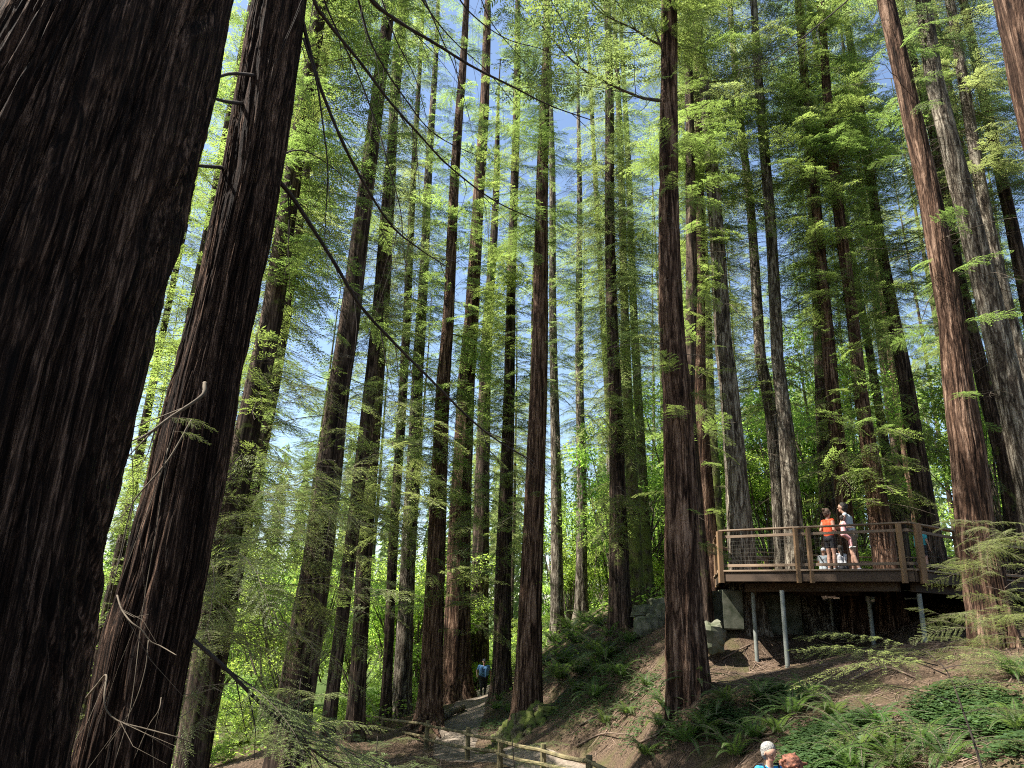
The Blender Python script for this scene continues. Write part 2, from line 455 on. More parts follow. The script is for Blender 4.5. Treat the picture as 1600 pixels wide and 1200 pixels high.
def stems(a, b, ra, rb):
    """three-sided tapered twigs"""
    a = np.asarray(a, float); b = np.asarray(b, float); d = b-a; d /= (np.linalg.norm(d, axis=1)[:, None]+1e-9)
    ref = np.where(np.abs(d[:, 2:3]) < .9, [[0, 0, 1.0]], [[1.0, 0, 0]])
    x = np.cross(d, ref); x /= (np.linalg.norm(x, axis=1)[:, None]+1e-9); y = np.cross(d, x)
    ra = np.asarray(ra)[:, None]; rb = np.asarray(rb)[:, None]; vs = []
    for p, r in ((a, ra), (b, rb)):
        for k in range(3):
            th = 2*math.pi*k/3; vs.append(p + (x*math.cos(th)+y*math.sin(th))*r)
    v = np.stack(vs, 1).reshape(-1, 3)
    base = np.arange(len(a))[:, None, None]*6
    q = base + np.array([[0, 1, 4, 3], [1, 2, 5, 4], [2, 0, 3, 5]])[None]
    return v, q.reshape(-1, 4)

def norm(v): return v/(np.linalg.norm(v, axis=-1, keepdims=True)+1e-9)

class Frond:
    """flat conifer branch along +x: leaf vertices and stem segments"""
    def __init__(s, L, nb, bl, sp, ll, lw, droop=.25, seed=0, bare=.15, rise=.15, rad=.018, ragged=.3, curl=0.0):
        r = np.random.default_rng(seed)
        n = 9; t = np.linspace(0, 1, n)
        ax = np.stack([L*t, curl*L*t*t + np.cumsum(r.normal(0, .02*L/3, n)), L*(rise*t - droop*t*t)], 1)
        def A(u): return np.stack([np.interp(u, t, ax[:, i]) for i in range(3)], -1)
        sa, sb, r0, r1 = [ax[:-1]], [ax[1:]], [rad*(1-.85*t[:-1])], [rad*(1-.85*t[1:])]
        Lp, Ld, Ln = [], [], []
        us = np.linspace(bare, .985, nb)
        for k, u in enumerate(us):
            for sd in (-1, 1):
                if r.random() < ragged*.35: continue
                ln = bl*(1-.62*abs(u-.35)/.65)*(1-.5*max(0, u-.8)/.2)*r.uniform(1-ragged*1.2, 1.15)
                p0 = A(np.array([u]))[0]; ang = math.radians(r.uniform(42, 68))
                d = np.array([math.cos(ang), sd*math.sin(ang), r.uniform(-.25, .12)]); d /= np.linalg.norm(d)
                m = max(2, int(ln/sp)); w = (np.arange(m)+.6)/m
                fall = -droop*.8*ln*w*w
                pts = p0 + d*(ln*w)[:, None]; pts[:, 2] += fall
                e = p0 + d*ln; e[2] -= droop*.8*ln
                mid = p0 + d*ln*.5; mid[2] -= droop*.2*ln
                sa.append(np.stack([p0, mid])); sb.append(np.stack([mid, e])); r0.append(np.array([rad*.28, rad*.2])); r1.append(np.array([rad*.2, rad*.08]))
                for s2 in (-1, 1):
                    a2 = math.radians(52)*s2
                    dd = np.array([d[0]*math.cos(a2)-d[1]*math.sin(a2), d[0]*math.sin(a2)+d[1]*math.cos(a2), d[2]-.12])
                    Lp.append(pts); Ld.append(dd + r.normal(0, .16, (m, 3))); Ln.append(r.normal(0, .32, (m, 3)) + [0, 0, 1])
                Lp.append(e[None]); Ld.append(d[None]); Ln.append(np.array([[0, 0, 1.0]]) + r.normal(0, .2, (1, 3)))
        Lp, Ld, Ln = map(np.concatenate, (Lp, Ld, Ln)); k = len(Lp)
        s.lv = leaves(Lp, Ld, Ln, ll*r.uniform(.6, 1.25, k), lw*r.uniform(.7, 1.2, k))
        s.sa, s.sb = np.concatenate(sa), np.concatenate(sb); s.r0, s.r1 = np.concatenate(r0), np.concatenate(r1)

def dead_branch(L, seed, rad=.012):
    r = np.random.default_rng(seed); n = 6
    t = np.linspace(0, 1, n)
    ax = np.stack([L*t, np.cumsum(r.normal(0, .05*L/2, n)), L*(.1*t-.22*t*t)+np.cumsum(r.normal(0, .02, n))], 1)
    sa, sb, r0, r1 = [ax[:-1]], [ax[1:]], [rad*(1-.8*t[:-1])], [rad*(1-.8*t[1:])]
    for u in np.linspace(.2, .95, int(5*L)+2):
        p = np.array([np.interp(u, t, ax[:, i]) for i in range(3)]); sd = r.choice([-1, 1])
        d = norm(np.array([r.uniform(.3, .9), sd*r.uniform(.4, 1), r.uniform(-.5, .2)])); ln = r.uniform(.15, .4)*L*(1.1-u)
        m = p+d*ln*.5; e = m + norm(d+r.normal(0, .3, 3))*ln*.5
        sa.append(np.stack([p, m])); sb.append(np.stack([m, e])); r0.append(np.array([rad*.35, rad*.25])); r1.append(np.array([rad*.25, rad*.1]))
    f = Frond.__new__(Frond); f.lv = np.zeros((0, 3)); f.sa, f.sb, f.r0, f.r1 = map(np.concatenate, (sa, sb, r0, r1)); return f

def assemble(name, items, mleaf, mtwig, extra=None):
    """items: (frond, 3x3 matrix, offset, scale) -> one crown mesh with leaf and twig materials"""
    lv, sa, sb, r0, r1 = [], [], [], [], []
    for f, R_, o, sc in items:
        if len(f.lv): lv.append((f.lv*sc) @ R_.T + o)
        sa.append((f.sa*sc) @ R_.T + o); sb.append((f.sb*sc) @ R_.T + o); r0.append(f.r0*sc); r1.append(f.r1*sc)
    lv = np.concatenate(lv) if lv else np.zeros((0, 3))
    sv, sq = stems(*map(np.concatenate, (sa, sb, r0, r1)))
    nl = len(lv)//4
    q = np.concatenate([np.arange(len(lv)).reshape(-1, 4), sq+len(lv)])
    return build_mesh(name, np.concatenate([lv, sv]), q, [mleaf, mtwig], np.concatenate([np.zeros(nl, int), np.ones(len(sq), int)]))

def rotm(az, el, rl=0.0):
    return np.array((Matrix.Rotation(az, 3, 'Z') @ Matrix.Rotation(-el, 3, 'Y') @ Matrix.Rotation(rl, 3, 'X')))

FR = [Frond(3.0, 15, .95, .085, .16, .052, droop=.30, seed=10+i, ragged=.35) for i in range(5)]       # redwood-like boughs
FF = [Frond(3.0, 18, .85, .075, .125, .042, droop=.42, seed=30+i, ragged=.4, rise=.05) for i in range(5)]  # fir boughs
FRF = [Frond(3.0, 26, .9, .052, .092, .030, droop=.34, seed=110+i, ragged=.4, rad=.016) for i in range(5)]  # finer boughs for the nearer trees
FS = [Frond(1.2, 12, .42, .05, .085, .020, droop=.35, seed=50+i, ragged=.4, rad=.008) for i in range(5)]  # short shoots
FN = [Frond(1.6, 22, .50, .022, .034, .0075, droop=.32, seed=70+i, ragged=.35, rad=.007, curl=.08*(i-2)) for i in range(5)]  # near, fine
DB = [dead_branch(2.2, 90+i) for i in range(6)]

def crown(name, H, z0, kind, seed, dens=5.6, rmax=2.9, low=None):
    r = np.random.default_rng(seed); it = []
    fr = {'redwood': FR, 'fir': FF, 'near': FRF}[kind]
    nb = int((H-z0)*dens*.73)
    # boughs come in clumps so that gaps stay between them
    cl = [(z0+(H-z0)*r.random()**1.55, r.uniform(0, 2*math.pi)) for _ in range(int(nb/1.7))]
    for i in range(nb):
        c = cl[r.integers(len(cl))]
        z = np.clip(c[0]+r.normal(0, .6), z0-.5, H-.3); az = c[1]+r.normal(0, .75)
        u = (z-z0)/(H-z0)
        L = rmax*(1-u*.85)*(.65+.45*min(1, u*6))*r.uniform(.65, 1.15)
        el = math.radians(r.uniform(-18, 12) + 22*u)
        it.append((fr[r.integers(5)], rotm(az, el, r.normal(0, .25)), np.array([0, 0, z]), L/3.0))
    lo, nd = (low if low else (3.5, 60))
    for i in range(nd):
        z = lo + (z0+14-lo)*r.random()**.7; az = r.uniform(0, 2*math.pi)
        it.append((DB[r.integers(6)], rotm(az, math.radians(r.uniform(-25, 10))), np.array([0, 0, z]), r.uniform(.4, 1.1)))
    if kind != 'fir':
        for i in range(46):
            z = 3+(z0+5-3)*r.random()**.8; az = r.uniform(0, 2*math.pi)
            f_, s_ = (FRF, r.uniform(.22, .5)) if kind == 'near' else (FS, r.uniform(.6, 1.5))
            it.append((f_[r.integers(5)], rotm(az, math.radians(r.uniform(-30, 25)), r.normal(0, .4)), np.array([0, 0, z]) + .15*np.array([math.cos(az), math.sin(az), 0]), s_))
    return assemble(name, it, M['fir_leaf'] if kind == 'fir' else M['conifer'], M['twig'])

CROWNS = {'redwood': [crown('crown', 46, z0, 'redwood', 200+i) for i, z0 in enumerate((9, 12, 16, 20))],
          'fir': [crown('crown', 46, z0, 'fir', 300+i, low=(4, 170)) for i, z0 in enumerate((8, 11, 14, 17))]}
CROWNS['near'] = [crown('crown', 46, z0, 'near', 250+i, dens=5.2) for i, z0 in enumerate((11, 15, 19))]
def shoot_crown(seed, z0, z1, n, rmax=1.7):
    r = np.random.default_rng(seed); it = []
    for i in range(n):
        z = r.uniform(z0, z1); az = r.uniform(0, 2*math.pi)
        it.append((FS[r.integers(5)], rotm(az, math.radians(r.uniform(-35, 20)), r.normal(0, .4)), np.array([0, 0, z]) + .12*np.array([math.cos(az), math.sin(az), 0]), r.uniform(.5, 1)*rmax/1.2))
    return assemble('shoots', it, M['conifer'], M['twig'])
SHOOTS = [shoot_crown(400+i, 3.2, 24, 170) for i in range(3)]

# ------------------------------------------------------------ trunks
def trunk_mesh(axis, nseg, bark, seed, ridges=16, amp=.06, vfreq=.7, step=.3, flare=.35, near=False):
    """axis: array of (x, y, z, r) from the ground up, local. Vertical furrows are modelled."""
    z0, z1 = axis[0, 2], axis[-1, 2]
    if near: zs = np.arange(z0, z1, step)
    else:
        zs = [z0]
        while zs[-1] < z1: zs.append(zs[-1] + step*(1+max(0, zs[-1]-z0)*.08))
        zs = np.array(zs)
    cx = np.interp(zs, axis[:, 2], axis[:, 0]); cyy = np.interp(zs, axis[:, 2], axis[:, 1]); rr = np.interp(zs, axis[:, 2], axis[:, 3])
    cx = cx + .05*np.sin(zs*.33+seed)*min(1, rr[0]*2) ; cyy = cyy + .05*np.cos(zs*.29+seed*2)*min(1, rr[0]*2)
    h = zs-z0-.3
    rr = rr*(1+flare*np.exp(-np.clip(h, 0, 99)/.75))
    th = np.arange(nseg)/nseg*2*math.pi
    T, Z = np.meshgrid(th, zs, indexing='xy')
    g1 = VN(ridges, 211, seed); g2 = VN(ridges*2, 197, seed+1); g3 = VN(ridges*5, 193, seed+2); gw = VN(7, 61, seed+3); g4 = VN(ridges//3+3, 151, seed+5)
    U = T/(2*math.pi); warp = (gw(U*7, Z*.35)-.5)*.14 + (g4(U*(ridges//3+3), Z*vfreq)-.5)*.06
    Ub = U+warp
    n1 = np.clip(np.abs(2*g1(Ub*ridges, Z*vfreq)-1)*2.3, 0, 1)**.8; n2 = np.clip(np.abs(2*g2(Ub*ridges*2, Z*vfreq*1.6)-1)*2.4, 0, 1)**.8; n3 = g3(Ub*ridges*5, Z*vfreq*4)
    lump = gw(U*7+3, Z*.18)-.5
    butt = np.exp(-np.clip(Z-z0-.3, 0, 99)/.9)
    R_ = rr[:, None]*(1 + amp*(n1*.9+n2*.6+n3*.35-1.25) + .08*lump + butt*.16*np.cos(5*T+seed)+ butt*.08*np.cos(9*T+seed*1.7))
    if near:
        g5 = VN(ridges*11, 187, seed+7); g6 = VN(ridges*4, 173, seed+8)
        fib = g5((Ub+.04*(g6(U*ridges*4, Z*1.2)-.5))*ridges*11, Z*2.3)
        pl = g6(Ub*ridges*4+5, Z*3.1); pl = np.clip((pl-.45)*8, 0, 1)
        R_ = R_ + rr[:, None]*(.017*fib + .012*pl)
    X = cx[:, None]+R_*np.cos(T); Y = cyy[:, None]+R_*np.sin(T)
    v = np.stack([X, Y, Z], -1).reshape(-1, 3)
    m = len(zs); i = np.arange(m-1)[:, None]*nseg + np.arange(nseg)[None]; j = np.arange(m-1)[:, None]*nseg + (np.arange(nseg)[None]+1) % nseg
    q = np.stack([i, j, j+nseg, i+nseg], -1).reshape(-1, 4)
    return build_mesh('trunk', v, q, [bark], smooth=True)

TREES = []
def tree(name, pts, Y, bark, label, cat='tree', group=None, crown_=None, cz=None, base=None, H=46.0, nseg=40, amp=.07, ridges=14, near=False, step=.3, flare=.35, shoots=None, seed=None, cscale=1.0, base_px=None):
    """pts: (px, py, width px) seen in the photograph, from the bottom up"""
    seed = seed if seed is not None else len(TREES)*13+5
    ax = []
    for px, py, w in pts:
        p = P(px, py, Y); ca = 1/math.sqrt(1+((px-800)/F)**2); r_ = w/2/F*depth(p)*ca; ax.append([p[0], p[1], p[2], r_/math.sqrt(1+(r_/math.hypot(p[0], p[1]))**2)])
    ax = np.array(ax)
    if base_px: g = P(base_px[0], base_px[1], Y); gx0, g0 = g[0], g[2]
    else:
        s = (ax[1, 0]-ax[0, 0])/(ax[1, 2]-ax[0, 2]); gx0 = ax[0, 0]; g0 = ax[0, 2]
        for _ in range(3):
            g0 = gz(gx0, Y); gx0 = ax[0, 0] + s*(g0-ax[0, 2])*.6
    gr = min(gz(gx0, Y), gz(gx0-ax[0, 3], Y-ax[0, 3]*.8), gz(gx0+ax[0, 3], Y-ax[0, 3]*.8))
    bot = [gx0, Y, gr-.35, ax[0, 3]*1.03]
    ax = ax[ax[:, 2] > gr+.15]
    ax = np.vstack([bot, ax])
    top = ax[-1]; prv = ax[-2]
    Ht = gr+H
    if top[2] < Ht-2:
        s = (top[0]-ax[1, 0])/(max(top[2]-ax[1, 2], .5)); s = max(-.08, min(.08, s))
        ax = np.vstack([ax, [top[0]+s*(Ht-top[2]), Y, Ht, .04]])
    root = empty(name, (gx0, Y, gr), label, cat, group)
    loc = np.array([gx0, Y, gr, 0])
    me = trunk_mesh(ax-loc, nseg, M[bark], seed, amp=amp, ridges=ridges, near=near, step=step, flare=flare)
    link('trunk', me, root)
    tilt = math.atan2(ax[-1, 0]-ax[0, 0], ax[-1, 2]-ax[0, 2])
    if crown_:
        kind, i = crown_
        if kind == 'redwood' and Y < 28: kind, i = 'near', min(2, max(0, i-1))
        c = link('crown', CROWNS[kind][i], root, (0, 0, 0), (0, 0, 0))
        c.rotation_euler = (Matrix.Rotation(tilt, 4, 'Y') @ Matrix.Rotation(seed*1.7, 4, 'Z')).to_euler()
        c.scale = (cscale, cscale, H/46.0)
    if shoots is not None:
        c = link('shoots', SHOOTS[shoots], root)
        c.rotation_euler = (Matrix.Rotation(tilt, 4, 'Y') @ Matrix.Rotation(seed*2.1, 4, 'Z')).to_euler()
    root['ax'] = 0; del root['ax']
    TREES.append((root, ax)); return root, ax
# ------------------------------------------------------------ the trees seen in the photograph
RW, FI = 'redwood', 'fir'
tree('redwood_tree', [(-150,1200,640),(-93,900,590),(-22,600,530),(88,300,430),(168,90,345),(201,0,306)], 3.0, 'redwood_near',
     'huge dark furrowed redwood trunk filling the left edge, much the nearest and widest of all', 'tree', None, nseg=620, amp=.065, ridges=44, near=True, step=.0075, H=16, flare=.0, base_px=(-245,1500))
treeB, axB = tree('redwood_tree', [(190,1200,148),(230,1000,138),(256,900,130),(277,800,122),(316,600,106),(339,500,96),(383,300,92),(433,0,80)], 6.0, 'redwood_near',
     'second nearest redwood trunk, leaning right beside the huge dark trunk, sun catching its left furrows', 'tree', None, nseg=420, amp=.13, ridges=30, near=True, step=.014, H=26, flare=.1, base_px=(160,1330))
g = 'redwoods and firs standing around the trail'
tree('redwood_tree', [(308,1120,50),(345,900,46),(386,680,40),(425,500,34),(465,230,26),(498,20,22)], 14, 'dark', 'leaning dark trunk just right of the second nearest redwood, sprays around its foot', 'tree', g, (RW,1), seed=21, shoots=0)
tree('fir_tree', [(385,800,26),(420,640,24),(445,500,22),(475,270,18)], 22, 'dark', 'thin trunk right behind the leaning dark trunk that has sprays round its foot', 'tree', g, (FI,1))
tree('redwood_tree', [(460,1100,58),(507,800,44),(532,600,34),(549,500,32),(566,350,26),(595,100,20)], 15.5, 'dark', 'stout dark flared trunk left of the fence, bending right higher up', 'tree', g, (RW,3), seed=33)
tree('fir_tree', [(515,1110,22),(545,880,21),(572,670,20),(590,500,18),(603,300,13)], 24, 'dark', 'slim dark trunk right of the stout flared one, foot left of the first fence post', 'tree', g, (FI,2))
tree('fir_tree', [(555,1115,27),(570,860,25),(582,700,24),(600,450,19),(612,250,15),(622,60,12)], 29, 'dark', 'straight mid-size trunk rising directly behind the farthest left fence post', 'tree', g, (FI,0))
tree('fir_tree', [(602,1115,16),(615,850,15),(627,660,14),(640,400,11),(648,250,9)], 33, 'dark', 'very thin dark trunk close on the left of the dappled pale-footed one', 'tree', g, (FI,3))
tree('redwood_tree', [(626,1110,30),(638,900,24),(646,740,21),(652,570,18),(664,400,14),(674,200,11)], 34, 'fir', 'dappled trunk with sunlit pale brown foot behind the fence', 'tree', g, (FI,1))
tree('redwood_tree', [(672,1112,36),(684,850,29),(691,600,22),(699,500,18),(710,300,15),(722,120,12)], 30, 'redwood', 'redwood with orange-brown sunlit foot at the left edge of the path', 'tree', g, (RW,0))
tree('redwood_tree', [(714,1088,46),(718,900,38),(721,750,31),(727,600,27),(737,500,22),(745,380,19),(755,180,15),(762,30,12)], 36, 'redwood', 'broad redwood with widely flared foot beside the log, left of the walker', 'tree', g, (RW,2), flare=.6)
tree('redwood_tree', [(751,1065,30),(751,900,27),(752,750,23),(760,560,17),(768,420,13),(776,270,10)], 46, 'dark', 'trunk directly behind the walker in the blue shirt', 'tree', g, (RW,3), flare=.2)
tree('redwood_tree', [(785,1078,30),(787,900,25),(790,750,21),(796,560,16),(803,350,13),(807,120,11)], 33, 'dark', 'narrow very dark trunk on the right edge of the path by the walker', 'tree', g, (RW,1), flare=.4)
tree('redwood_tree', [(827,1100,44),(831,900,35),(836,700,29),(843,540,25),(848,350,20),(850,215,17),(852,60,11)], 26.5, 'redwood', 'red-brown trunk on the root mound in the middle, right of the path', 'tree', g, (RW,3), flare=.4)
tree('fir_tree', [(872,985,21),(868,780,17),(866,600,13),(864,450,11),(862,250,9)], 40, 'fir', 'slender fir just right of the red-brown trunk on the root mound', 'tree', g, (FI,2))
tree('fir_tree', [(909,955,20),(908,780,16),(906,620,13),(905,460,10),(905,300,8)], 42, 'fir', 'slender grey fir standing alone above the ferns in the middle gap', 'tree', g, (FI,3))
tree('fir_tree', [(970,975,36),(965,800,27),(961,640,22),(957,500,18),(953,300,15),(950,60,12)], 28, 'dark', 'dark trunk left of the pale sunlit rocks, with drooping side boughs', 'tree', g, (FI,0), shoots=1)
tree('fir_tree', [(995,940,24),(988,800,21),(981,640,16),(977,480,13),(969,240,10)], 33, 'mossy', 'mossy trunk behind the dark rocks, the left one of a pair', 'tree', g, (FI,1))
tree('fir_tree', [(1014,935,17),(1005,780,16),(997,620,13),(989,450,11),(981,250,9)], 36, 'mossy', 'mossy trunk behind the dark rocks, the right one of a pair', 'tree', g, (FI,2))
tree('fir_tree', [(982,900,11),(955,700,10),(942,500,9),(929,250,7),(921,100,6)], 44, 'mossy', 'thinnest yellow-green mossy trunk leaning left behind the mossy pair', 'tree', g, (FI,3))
root16, ax16 = tree('redwood_tree', [(1070,1060,66),(1063,900,55),(1060,620,45),(1053,550,41),(1048,350,32),(1044,100,26),(1043,0,24)], 17, 'redwood',
     'tall redwood with shredding bark left of the deck', 'tree', g, (RW,3), nseg=150, ridges=22, amp=.085, step=.06, flare=.12, H=46)
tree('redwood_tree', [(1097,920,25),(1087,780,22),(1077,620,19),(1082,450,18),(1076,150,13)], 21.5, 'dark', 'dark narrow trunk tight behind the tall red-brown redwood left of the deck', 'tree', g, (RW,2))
tree('redwood_tree', [(1112,925,32),(1102,760,26),(1095,620,21),(1094,450,17),(1092,250,13),(1089,80,10)], 23, 'redwood', 'brown trunk behind the concrete blocks at the left end of the deck', 'tree', g, (RW,1))
tree('fir_tree', [(1128,890,17),(1122,800,15),(1111,620,13),(1106,500,12)], 30, 'mossy', 'slim mossy trunk showing between the deck corner and the brown trunk', 'tree', g, (FI,1))
tree('fir_tree', [(1170,978,54),(1160,850,42),(1154,750,36),(1140,600,29),(1131,540,27),(1112,300,21),(1097,100,16),(1088,0,14)], 22, 'fir',
     'pale grey-brown fir leaning left, its foot under the left end of the deck', 'tree', g, (FI,3), nseg=80, step=.12, flare=.15, ridges=18)
tree('fir_tree', [(1228,880,32),(1217,740,24),(1205,640,20),(1187,560,18),(1170,300,13),(1155,170,11),(1146,60,9)], 25, 'fir', 'fir leaning left behind the deck railing, the left one of two close trunks', 'tree', g, (FI,0))
tree('fir_tree', [(1272,985,58),(1258,925,44),(1246,880,35),(1238,780,29),(1229,680,25),(1213,560,20),(1201,320,17),(1190,160,14),(1180,20,11)], 23, 'fir', 'fir behind the double railing posts, the right one of two close trunks', 'tree', g, (FI,3), nseg=60, step=.15)
tree('redwood_tree', [(1330,905,36),(1318,780,26),(1310,700,25),(1302,640,24),(1285,450,20),(1270,250,15)], 22.4, 'redwood', 'orange-brown sunlit redwood right behind the people on the deck', 'tree', g, (RW,0), shoots=0)
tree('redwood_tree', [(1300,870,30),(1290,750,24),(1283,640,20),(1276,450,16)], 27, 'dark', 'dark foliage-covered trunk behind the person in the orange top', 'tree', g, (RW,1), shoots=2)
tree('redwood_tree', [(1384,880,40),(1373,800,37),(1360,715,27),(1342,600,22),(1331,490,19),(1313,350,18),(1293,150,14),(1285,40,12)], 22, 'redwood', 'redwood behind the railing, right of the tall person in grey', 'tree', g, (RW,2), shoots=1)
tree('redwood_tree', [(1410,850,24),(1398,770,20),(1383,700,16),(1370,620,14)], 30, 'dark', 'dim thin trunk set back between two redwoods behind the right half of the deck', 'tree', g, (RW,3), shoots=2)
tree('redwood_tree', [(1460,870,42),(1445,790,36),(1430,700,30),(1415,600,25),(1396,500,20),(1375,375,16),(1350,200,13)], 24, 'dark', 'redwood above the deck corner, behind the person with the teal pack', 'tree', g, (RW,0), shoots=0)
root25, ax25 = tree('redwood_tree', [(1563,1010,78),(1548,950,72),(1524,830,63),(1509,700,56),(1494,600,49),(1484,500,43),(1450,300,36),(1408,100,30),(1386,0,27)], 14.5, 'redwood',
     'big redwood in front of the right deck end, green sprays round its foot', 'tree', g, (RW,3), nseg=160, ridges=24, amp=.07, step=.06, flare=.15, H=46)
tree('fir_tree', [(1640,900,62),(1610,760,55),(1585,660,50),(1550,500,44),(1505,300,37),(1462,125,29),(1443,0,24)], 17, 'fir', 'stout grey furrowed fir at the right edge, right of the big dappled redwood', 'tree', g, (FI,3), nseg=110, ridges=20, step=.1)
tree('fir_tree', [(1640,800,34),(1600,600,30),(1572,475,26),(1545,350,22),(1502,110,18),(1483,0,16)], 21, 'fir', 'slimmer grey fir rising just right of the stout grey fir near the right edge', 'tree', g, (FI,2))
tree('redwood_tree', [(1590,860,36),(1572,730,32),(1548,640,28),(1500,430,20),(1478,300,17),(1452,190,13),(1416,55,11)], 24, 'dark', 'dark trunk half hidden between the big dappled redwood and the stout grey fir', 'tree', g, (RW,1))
tree('redwood_tree', [(1790,700,170),(1700,350,122),(1652,200,104),(1607,0,92)], 8, 'redwood', 'near reddish trunk cut off by the top right corner', 'tree', g, None, nseg=180, ridges=24, step=.06, H=46, base_px=(1900,1010))

# hazy trunks farther back, and unseen trees added outside the view to shade the ground
occ = [(r_.location.x, r_.location.y) for r_, _ in TREES]
def free(x, y, d):
    return all((x-a)**2+(y-b)**2 > d*d for a, b in occ) and float(path_dist(np.array(x), np.array(y))) > 1.8
def simple_tree(x, y, r, H, kind, ci, label, group, bark, seed, cat='tree', cs=1.0, lean=0.0):
    z = gz(x, y); root = empty(kind+'_tree', (x, y, z), label, cat, group)
    ax = np.array([[0, 0, -.4, r*1.05], [lean*.3*H*.3, 0, H*.3, r*.8], [lean*.6*H*.6, 0, H*.6, r*.5], [lean*H, 0, H, .04]])
    link('trunk', trunk_mesh(ax, 18, M[bark], seed, amp=.06, ridges=9, step=.5), root)
    c = link('crown', CROWNS[kind][ci], root, rot=(0, 0, seed*1.3)); c.scale = (cs, cs, H/46)
    occ.append((x, y)); TREES.append((root, None))
for i, (px, Y, kd, cc) in enumerate([(195, 24, RW, 0), (268, 30, FI, 1), (330, 24, RW, 2), (150, 34, FI, 3), (300, 38, RW, 1), (60, 30, RW, 0), (1650, 27, FI, 1), (1585, 34, FI, 0), (1720, 23, FI, 2)]):
    q_ = P(px, 1040, Y)
    simple_tree(q_[0], Y, .26, 46, kd, cc, ['tree glimpsed low between the two nearest trunks', 'tree seen through the upper gap between the two nearest trunks', 'thin tree directly right of the second nearest trunk', 'far tree behind the gap of the two nearest trunks', 'distant tree just right of the second nearest trunk', 'tree mostly hidden behind the huge dark trunk', 'twiggy fir at the right edge behind the stout grey fir', 'farther twiggy fir near the right edge, left of its neighbour', 'fir beyond the right edge, only its branches showing'][i], g, 'dark', 900+i, cs=1.2)
r = np.random.default_rng(77); n = 0
while n < 66:
    az = math.radians(r.uniform(-39, 38)); d = r.uniform(34, 100)
    x, y = d*math.sin(az), d*math.cos(az)
    if y < 30 or not free(x, y, 3.3): continue
    if (x < -3 and 28 < d < 85 and r.random() < .97) or (d < 62 and r.random() < .6): continue
    k = RW if r.random() < .35 else FI
    simple_tree(x, y, r.uniform(.18, .36), r.uniform(38, 50), k, int(r.integers(4)), 'slender distant trunk lost among others in the green background', 'distant trunks in the background forest', r.choice(['fir', 'mossy', 'dark', 'redwood']), 1000+n, cs=r.uniform(.85, 1.25), lean=r.normal(0, .012))
    n += 1
n = 0
SHADE = 19  # count of unseen trees added at the left to cast shade
while n < SHADE:
    x, y = r.uniform(-42, -8), r.uniform(-8, 26)
    if x > -y*.74-5.5 or not free(x, y, 3.6) or (y > 11 and x > -25): continue
    if any(abs((x-bx)*sun_dir.y-(y-by)*sun_dir.x)/math.hypot(sun_dir.x, sun_dir.y) < 4.6 for bx, by in ((-2.9, 6),)): continue  # added trees leave a gap for sun on the second trunk
    simple_tree(x, y, r.uniform(.25, .45), r.uniform(40, 48), RW if r.random() < .6 else FI, int(r.integers(4)), 'unseen tree added beyond the left edge of the view for shade', 'unseen trees added to shade the slope from the left', 'redwood', 1200+n, cs=r.uniform(.9, 1.15)); n += 1
for i, (x, y) in enumerate([(18, 10), (22, 16), (16, 4), (14, -4), (27, 22), (3, -7), (-6, -9)]):  # more unseen shade trees, added at the right and behind the camera
    simple_tree(x, y, .35, 42, RW, i % 4, 'unseen redwood added outside the view for shade', 'unseen trees added at the right and behind for shade', 'redwood', 1300+i)

# ------------------------------------------------------------ bright broadleaf understorey
def broad_crown(seed, R, Hc, n, ll, clumps=26, low=.0):
    r = np.random.default_rng(seed)
    c = r.normal(0, 1, (clumps, 3)); c = norm(c)*(r.random((clumps, 1))**.45); c *= [R, R, Hc/2]; c[:, 2] += Hc/2+low
    cr = r.uniform(.28, .6, clumps)*R*.62
    k = r.integers(0, clumps, n); d = norm(r.normal(0, 1, (n, 3)))
    pos = c[k] + d*(cr[k]*r.random(n)**.4)[:, None]*[1, 1, .62]
    pos[:, 2] = np.maximum(pos[:, 2], .1)
    dr = norm(d*[1, 1, .4] + r.normal(0, .5, (n, 3)) + [0, 0, -.3]); nr = norm(r.normal(0, .4, (n, 3)) + [0, 0, 1])
    lv = leaves(pos, dr, nr, ll*r.uniform(.6, 1.3, n), ll*.62*r.uniform(.6, 1.2, n))
    a = np.tile([[0, 0, low*.3]], (clumps, 1)); b = c
    m = (a+b)/2 + r.normal(0, .12*R, (clumps, 3))
    sv, sq = stems(np.concatenate([a, m]), np.concatenate([m, b]), np.full(clumps*2, .035*R/2), np.full(clumps*2, .012))
    nl = n; q = np.concatenate([np.arange(n*4).reshape(-1, 4), sq+n*4])
    return build_mesh('foliage', np.concatenate([lv, sv]), q, [M['broad'], M['twig']], np.concatenate([np.zeros(nl, int), np.ones(len(sq), int)]))
BC = [broad_crown(500+i, 2.8, 6.5, 9000, .135, low=1.5) for i in range(3)]
BS = [broad_crown(520+i, 1.5, 2.4, 4600, .10, 18) for i in range(3)]
n = 0; r = np.random.default_rng(91)
while n < 62:
    az = math.radians(r.uniform(-38, 39)); d = r.uniform(40, 95) if n > 16 else r.uniform(36, 48)
    x, y = d*math.sin(az), d*math.cos(az)
    if not free(x, y, 2.0) or y < 24 or float(path_dist(np.array(x), np.array(y))) < 3: continue
    if d < 34 and az > -.05: continue
    z = gz(x, y); root = empty('broadleaf_tree', (x, y, z), 'bright green maple-like understorey tree behind the trunks', 'tree', 'leafy understorey trees in the background')
    s = r.uniform(.8, 1.5)
    mb = MB(); mb.tube([(0, 0, -.2), (.1, .05, 2), (.0, .1, 4.5)], [.09, .07, .04], 6); mb.build('trunk', M['mossy'], None).parent = root
    c = link('crown', BC[n % 3], root, rot=(0, 0, n*1.1)); c.scale = (s, s, s*r.uniform(.85, 1.3))
    n += 1
